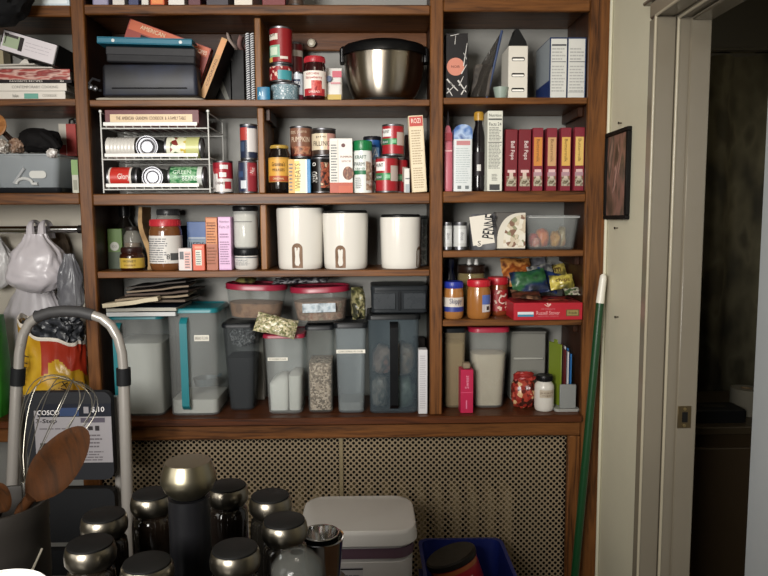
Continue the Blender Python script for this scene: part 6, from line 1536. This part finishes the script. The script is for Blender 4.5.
# ================================================================ BROOM leaning in the corner
b0, b1 = at(603.2, 277, -.052), at(575, 576, -.075)
d_ = (b1 - b0); k = (b0.z - .10) / (b0.z - b1.z); bf = b0 + d_ * k
br = thing('broom', 'green handled broom with a white tip leaning in the shelf corner', 'broom', bf)
m_ = at(600, 303, -.054)
MB().tube([m_ - bf, Vector((0, 0, 0))], .0118, 14).build('handle', P('103c1e', .35), br)
MB().tube([b0 - bf + Vector((0, 0, -.004)), m_ - bf + Vector((0, 0, -.0003))], [.0105, .0122], 14).build('white_tip', P('d6d2c6', .35), br); MB().lathe([(0, -.006), (.0105, -.006), (.009, .004), (.004, .009), (0, .0095)], n=16, mtx=Matrix.Translation(b0 - bf)).build('tip_cap', P('d6d2c6', .35), br)
MB().rloft([(-.03, .16, .04, .012), (-.01, .15, .036, .012), (.012, .05, .03, .01), (.03, .03, .03, .01)], mtx=Matrix.Translation((-.06, -.015, 0))).build('head_block', P('1c5a30', .4), br)
MB().rloft([(-.099, .20, .06, .012), (-.03, .155, .036, .01)], mtx=Matrix.Translation((-.06, -.015, 0))).build('bristles', speck(['c9c2a8', 'a89c7a', '8a7e5e'], 80, .9, stretch=(1, 1, .1)), br)

# ================================================================ WHITE LIDDED BIN, BLUE BIN
YT = -.42
a, b = at(296.5, 548, YT), at(419, 548, YT); W = b.x - a.x; zt = atz(360, 501, 0).z
zf = at(360, 549, YT).z                                # lower edge of the lid at the front
t = thing('pail', 'white lidded pail with a mauve band below the lid', 'bin', ((a.x + b.x) / 2, YT + .125, 0))
LH = .040
DP = .235
MB().rloft([(0, W * .80, DP * .8, .05), (.01, W * .82, DP * .82, .05), (zf - .045, W * .92, DP * .92, .05), (zf - .0445, W * .90, DP * .90, .05), (zf + .003, W * .91, DP * .91, .05)]).build('pail_body', P('b9b6b4', .4), t)
MB().rloft([(zf - .034, W * .935, DP * .935, .05), (zf - .008, W * .94, DP * .94, .05), (zf - .0075, W * .925, DP * .925, .05), (zf - .0345, W * .92, DP * .92, .05), (zf - .034, W * .935, DP * .935, .05)], caps=(False, False)).build('mauve_band', P('5a4450', .4), t)
MB().rloft([(zf, W * .985, DP * .985, .06), (zf + .002, W, DP, .06), (zf + LH - .012, W * .985, DP * .985, .06), (zf + LH - .003, W * .965, DP * .96, .055), (zf + LH, W * .93, DP * .93, .05)]).build('lid', P('bdbab6', .45), t)
lb = MB().box(-.055, .012, -DP * .456 - .0035, -DP * .456 - .0025, zf - .15, zf - .055).build('paper_label', P('a9a6a8', .6), t)
yl_ = -DP * .456 - .0042
MB().quad(-.055, .012, zf - .062, zf - .058, yl_).build('printed_pattern', INK, lb, smooth=False); b = MB(); lines(b, -.05, .008, zf - .14, zf - .07, 6, yl_, fill=.3); b.build('fine_print', GREYINK, lb, smooth=False)
a, b = at(419, 538, -.05), at(500, 543, -.05); W2 = b.x - a.x; zr_ = at(460, 538, -.05).z
t = thing('recycling_bin', 'deep blue plastic bin on the floor in front of the pierced screen', 'bin', ((a.x + b.x) / 2, -.225, 0))
BLU = P('141f5c', .4)
hollow(MB(), W2 * .78, .28, W2 * .98, .34, zr_, .03, th=.004, lip=.012).build('bin_body', BLU, t)
for s in (-1, 1): MB().rloft([(zr_ - .05, .012, .09, .005), (zr_ - .03, .016, .1, .006)], mtx=Matrix.Translation((s * (W2 * .49 + .006), 0, 0))).build('handle', BLU, t)
o = crumple_mesh(W2 * .58, .2, .28, 51, .14, 2, 4).build('refuse_bag', P('121214', .5), None); o.location = ((a.x + b.x) / 2, -.225, .008); tag(o, 'black refuse bag filling the lower part of the blue bin', 'bag')
p = at(456, 570, -.22)
t = thing('snack_tub', 'red tub with a dark lid lying tilted inside the blue bin', 'tub', (p.x, p.y, p.z), 0, R(-20), R(-6))
MB().lathe([(0, -.09), (.060, -.09), (.066, -.08), (.070, .030), (0, .030)], n=36).build('tub_body', P('8a1c22', .3), t)
MB().lathe([(0, .0304), (.0725, .0304), (.0735, .035), (.0735, .045), (.068, .049), (.0, .045)], n=36).build('lid', P('1a1714', .4), t)
MB().lathe([(.0706, .016), (.0710, .028)], n=16, a0=R(-60), a1=R(70)).build('gold_print', P('8a4a24', .35), t)
text_cyl('SNACKS', P('c8b8b0', .5), t, .070, 8, -.012, .07, .018)
b = MB(); b.lathe([(.0692, -.05), (.0692, -.028)], n=6, a0=R(-5), a1=R(22)); b.build('paper_label', P('b8b8bc', .5), t)

# ================================================================ COUNTER AND WHAT STANDS ON IT
ZK = .91
t = thing('counter', 'dark kitchen counter running along below the picture', 'counter', (-.75, -1.42, 0))
MB().box(-.95, .705, -.44, .467, ZK - .04, ZK, b=.006).build('countertop', speck(['1a1817', '2a2724', '3a3530'], 120, .3), t)
MB().box(-.93, .69, -.42, .44, .1, ZK - .0404, b=.004).build('cabinet_body', P('3a2414', .45), t); MB().box(-.93, .66, -.36, .44, 0, .0996).build('plinth', P('15110e', .6), t)

dC = .85                                               # distance of the carousel's axis from the camera
cc = at(190, 521, -D + dC)
ZL = cc.z                                              # top of the jar lids
ring = .112
t = thing('spice_carousel', 'dark revolving spice rack with a big brushed steel knob on top', 'spice rack', (cc.x, cc.y, ZK + EPS))
JH = .105
zp = ZL - JH - ZK - EPS - .002
kz = at(190, 493, -D + dC).z - ZK - EPS; kt = at(190, 461, -D + dC).z - ZK - EPS
MB().lathe([(0, 0), (.12, 0), (.125, .006), (.12, .014), (.03, .016), (.022, .02), (.022, zp - .006), (.156, zp - .006), (.159, zp - .003), (.156, zp), (.03, zp), (.026, zp + .002), (.026, kz - .004), (0, kz - .004)], n=48).build('stand', P('121214', .35), t)
kz = at(190, 493, -D + dC).z - ZK - EPS; kt = at(190, 461, -D + dC).z - ZK - EPS
kr = (at(218, 475, -D + dC).x - at(163, 475, -D + dC).x) / 2
MB().lathe([(0, kz - .0036), (kr * .5, kz - .0036), (kr * .62, kz - .002), (kr * .86, kz + .006), (kr, kz + (kt - kz) * .42), (kr * .97, kz + (kt - kz) * .62), (kr * .86, kt - .004), (kr * .8, kt), (0, kt + .001)], n=48).build('knob', P('8d8672', .34, 1.0), t)
JG = 'spice jars around the carousel'
lab = {0: 'spice jar nearest the viewer on the carousel, its lid cut by the bottom edge', 1: 'spice jar at the lower right of the carousel, its black lid seen whole', 2: 'spice jar at the far right of the carousel with glass shoulders showing', 3: 'spice jar at the back right of the carousel with its lid against the screen',
       4: 'spice jar right behind the steel knob of the carousel', 5: 'spice jar at the back left of the carousel, in front of the screen', 6: 'spice jar at the left of the carousel in front of the stool', 7: 'spice jar at the lower left of the carousel with twin glints on its lid'}
lr = .026
LIDM = P('7c766a', .3, 1.0)
for k, (px, py, r_) in enumerate(((147, 562, .03), (235, 548, .028), (285, 520, .026), (278, 493, .0255), (231, 482, .0235), (150, 492, .0245), (98, 514, .0255), (90, 543, .0265))):
    q = atz(px, py, ZL)
    v = Vector((q.x - cc.x, q.y - cc.y)); v = v.normalized() * max(.098, min(.120, v.length))
    a = math.atan2(v.y, v.x)
    j = thing('spice_jar', lab[k], 'spice jar', (cc.x + v.x, cc.y + v.y, ZK + EPS * 2 + zp + .0005), group=JG)
    dark = k != 2
    rb = .0285
    MB().lathe([(0, 0), (rb * .9, 0), (rb, .004), (rb, JH - .045), (rb * .95, JH - .034), (rb * .82, JH - .03), (rb * .82, JH - .0265), (0, JH - .0265)], n=28).build('jar_body', P(('17110e', '1c120c', '2c2824', '14120f', '1a1512', '1c1510', '161210', '1e1812')[k], .12, 0, .4), j)
    MB().lathe([(0, JH - .026), (rb * .88, JH - .026), (rb * 1.02, JH - .02), (rb * 1.04, JH - .012), (rb * .98, JH - .003), (rb * .93, JH - .001), (0, JH - .001)], n=32).build('steel_lid', LIDM, j)
    MB().lathe([(0, JH - .0007), (rb * .92, JH - .0007), (rb * .91, JH + .0012), (rb * .87, JH + .002), (0, JH + .0015)], n=32).build('black_cap', P('080808', .6, 0, 0, .25), j)
# clear jar and steel cups beside the carousel
q = at(297, 560, -D + .70)
t = thing('glass_jar', 'squat clear glass jar with a small steel knob beside the carousel', 'jar', (q.x, q.y, ZK + EPS))
zj = at(297, 552, -D + .70).z - ZK
MB().lathe([(0, 0), (.026, 0), (.028, .004), (.028, zj - .035), (.027, zj - .014), (.018, zj - .003), (.008, zj), (.007, zj - .001), (.017, zj - .0045), (.0255, zj - .015), (.0265, zj - .035), (.0265, .006), (0, .006)], n=36).build('jar_body', clear('62625e', .22, .1), t)
MB().lathe([(0, .0064), (.026, .0064), (.026, zj * .55), (0, zj * .57)], n=30).build('contents', speck(['3a3630', '5a554c', '2a2724'], 90, .8), t)
q = at(321, 548, -D + 1.02)
CUP = 'nested steel measuring cups'
for i, (rr, lab2) in enumerate(((.034, 'outermost steel measuring cup beside the white lidded pail'), (.027, 'inner steel measuring cup nested in the larger one'))):
    zt_ = at(321, 537, -D + 1.02).z - ZK
    hh = zt_ - .0 if i == 0 else .0
    t = thing('measuring_cup', lab2, 'measuring cup', (q.x, q.y, ZK + EPS if i == 0 else ZK + zt_ - .030), group=CUP)
    H_ = zt_ if i == 0 else .037
    rb = rr * (.72 if i == 0 else .8)
    MB().lathe([(0, 0), (rb, 0), (rb * 1.05, .004), (rr, H_ - .004), (rr * 1.06, H_ - .001), (rr * 1.06, H_ + .001), (rr * .98, H_ + .0005), (rr * .94, H_ - .004), (rb * .98, max(.006, H_ - .04)), (0, max(.006, H_ - .04))], n=32).build('cup_body', CHROME, t)
    if 0: MB().box(-.008, .008, rr + (.001 if i == 0 else .008), rr + .03, H_ - .003 + (.0 if i == 0 else .0), H_ - .0005, b=.001).build('handle', CHROME, t)

# crock with wooden spoons and a whisk
dK = 1.045
q = at(-3, 500, -D + dK); rK = at(44.5, 520, -D + dK).x - q.x
zK = at(0, 503, -D + dK - 0).z - ZK
t = thing('utensil_crock', 'grey stoneware crock with a fork pattern, holding spoons and a whisk', 'crock', (q.x, q.y, ZK + EPS))
MB().lathe([(0, 0), (rK * .92, 0), (rK * .97, .006), (rK, .03), (rK, zK - .034), (rK * 1.02, zK - .030), (rK * 1.02, zK - .006), (rK, zK), (rK * .93, zK), (rK * .91, zK - .01), (rK * .91, .012), (0, .012)], n=56).build('crock_body', P('2a2724', .45), t)
b = MB()
def crk(a, z): return ((rK + .0012) * math.sin(a), -(rK + .0012) * math.cos(a), z)
for tin in (-1, 0, 1):
    b.tube([crk(R(20 + tin * 0), .045 + tin * .008), crk(R(42), .05 + tin * .008)], .0018, 6)
b.tube([crk(R(42), .042), crk(R(50), .05), crk(R(42), .058)], .0022, 6); b.tube([crk(R(48), .05), crk(R(64), .062), crk(R(80), .085)], .002, 6)
b.build('fork_pattern', P('8a8476', .45), t)
SPW = oak('z', '221204', '3c1f06', .6, 12)
def foreground_spoon(label, tip, neck, base, wid, dep, y, yb):
    a, n_, b_ = at(tip[0], tip[1], y - .055), at(neck[0], neck[1], y), at(base[0], base[1], yb)
    t = thing('wooden_spoon', label, 'spoon', tuple(b_), group='wooden spoons in the crock')
    ax = (a - n_); L = ax.length; ax.normalize(); yv = Vector((.12, 1, .15)); yv = (yv - ax * yv.dot(ax)).normalized(); xv = yv.cross(ax)
    c = (a + n_) / 2 - b_
    vs, fs = [], []
    N, Mr = 32, 8
    def ptb(rho, th, back):
        u, v = rho * math.cos(th), rho * math.sin(th)
        wv = wid / 2 * (1 - .10 * v) * (1 - .55 * max(0, -v - .1) ** 2.2)
        hgt = (1 - rho ** 2) * dep
        off = hgt if back else (hgt - .006 * (1 - rho ** 6))
        return c + xv * (u * wv) + ax * (v * L / 2) + yv * off
    for back in (1, 0):
        for i in range(Mr + 1):
            for k in range(N): vs.append(ptb(i / Mr + (1e-4 if i == 0 else 0), 2 * PI * k / N, back))
    S = (Mr + 1) * N
    for s in (0, 1):
        for i in range(Mr):
            for k in range(N):
                qd = (s * S + i * N + k, s * S + (i + 1) * N + k, s * S + (i + 1) * N + (k + 1) % N, s * S + i * N + (k + 1) % N); fs.append(qd[::-1] if s == 0 else qd)
    for k in range(N): fs.append((Mr * N + k, S + Mr * N + k, S + Mr * N + (k + 1) % N, Mr * N + (k + 1) % N))
    MB().add(vs, fs).build('spoon_bowl', SPW, t)
    MB().tube([n_ - b_ + ax * .012, n_ - b_ - ax * .02, (n_ - b_) * .5, Vector((0, 0, 0))], [.009, .0085, .0075, .0085], 12).build('handle', SPW, t)
    return t
foreground_spoon('large dark wooden spoon rising from the crock in front of the stool card', (86, 428), (28, 501), (4, 545), .066, .012, -D + 1.03, q.y + .012)
foreground_spoon('small round wooden spoon at the very edge of the frame in the crock', (4, 484), (-4, 512), (-22, 570), .040, .008, -D + 1.04, q.y + .02)
t0 = at(32, 560, q.y + .028)
t = thing('whisk', 'wire whisk standing in the crock with its loops over the stool card', 'whisk', tuple(t0))
hd = at(25, 482, q.y + .045) - t0
MB().tube([Vector((0, 0, 0)), hd], .0065, 12).build('handle', STEEL, t)
tipw = at(72, 381, q.y + .07) - t0
axw = (tipw - hd); Lw = axw.length; axw.normalize(); yv = Vector((0, 1, 0)); yv = (yv - axw * yv.dot(axw)).normalized(); xv = yv.cross(axw)
for k in range(6):
    a = PI * k / 6 + .25; dv = xv * math.cos(a) + yv * math.sin(a); pts = []
    for i in range(25):
        u = i / 24 * 2 - 1; prof = (1 - abs(u) ** 2.4)
        pts.append(hd + axw * (Lw * prof) + dv * (.048 * 1.3 * math.copysign(math.sin(min(1, abs(u)) * PI) ** .75 * (.75 + .25 * abs(u)), u)))
    MB().tube(pts, .00075, 6).build('wire_loop', P('77736a', .35, .8), t)
q2 = atz(-8, 596, 1.02)
t = thing('white_bowl', 'white bowl whose rim just enters the bottom corner of the frame', 'bowl', (q2.x, q2.y, ZK + EPS))
rb = .066; hb_ = 1.02 - ZK
MB().lathe([(0, 0), (.032, 0), (.034, .006), (.05, .03), (rb, hb_ - .003), (rb + .001, hb_), (rb - .004, hb_), (.046, .032), (.03, .012), (0, .01)], n=56).build('bowl_body', P('d8d6d2', .25), t); MB().lathe([(rb + .0005, hb_ + .0004), (rb - .0015, hb_ + .002), (rb - .0035, hb_ + .0004), (rb + .0005, hb_ + .0004)], n=56).build('rim', P('e4e2de', .25), t)
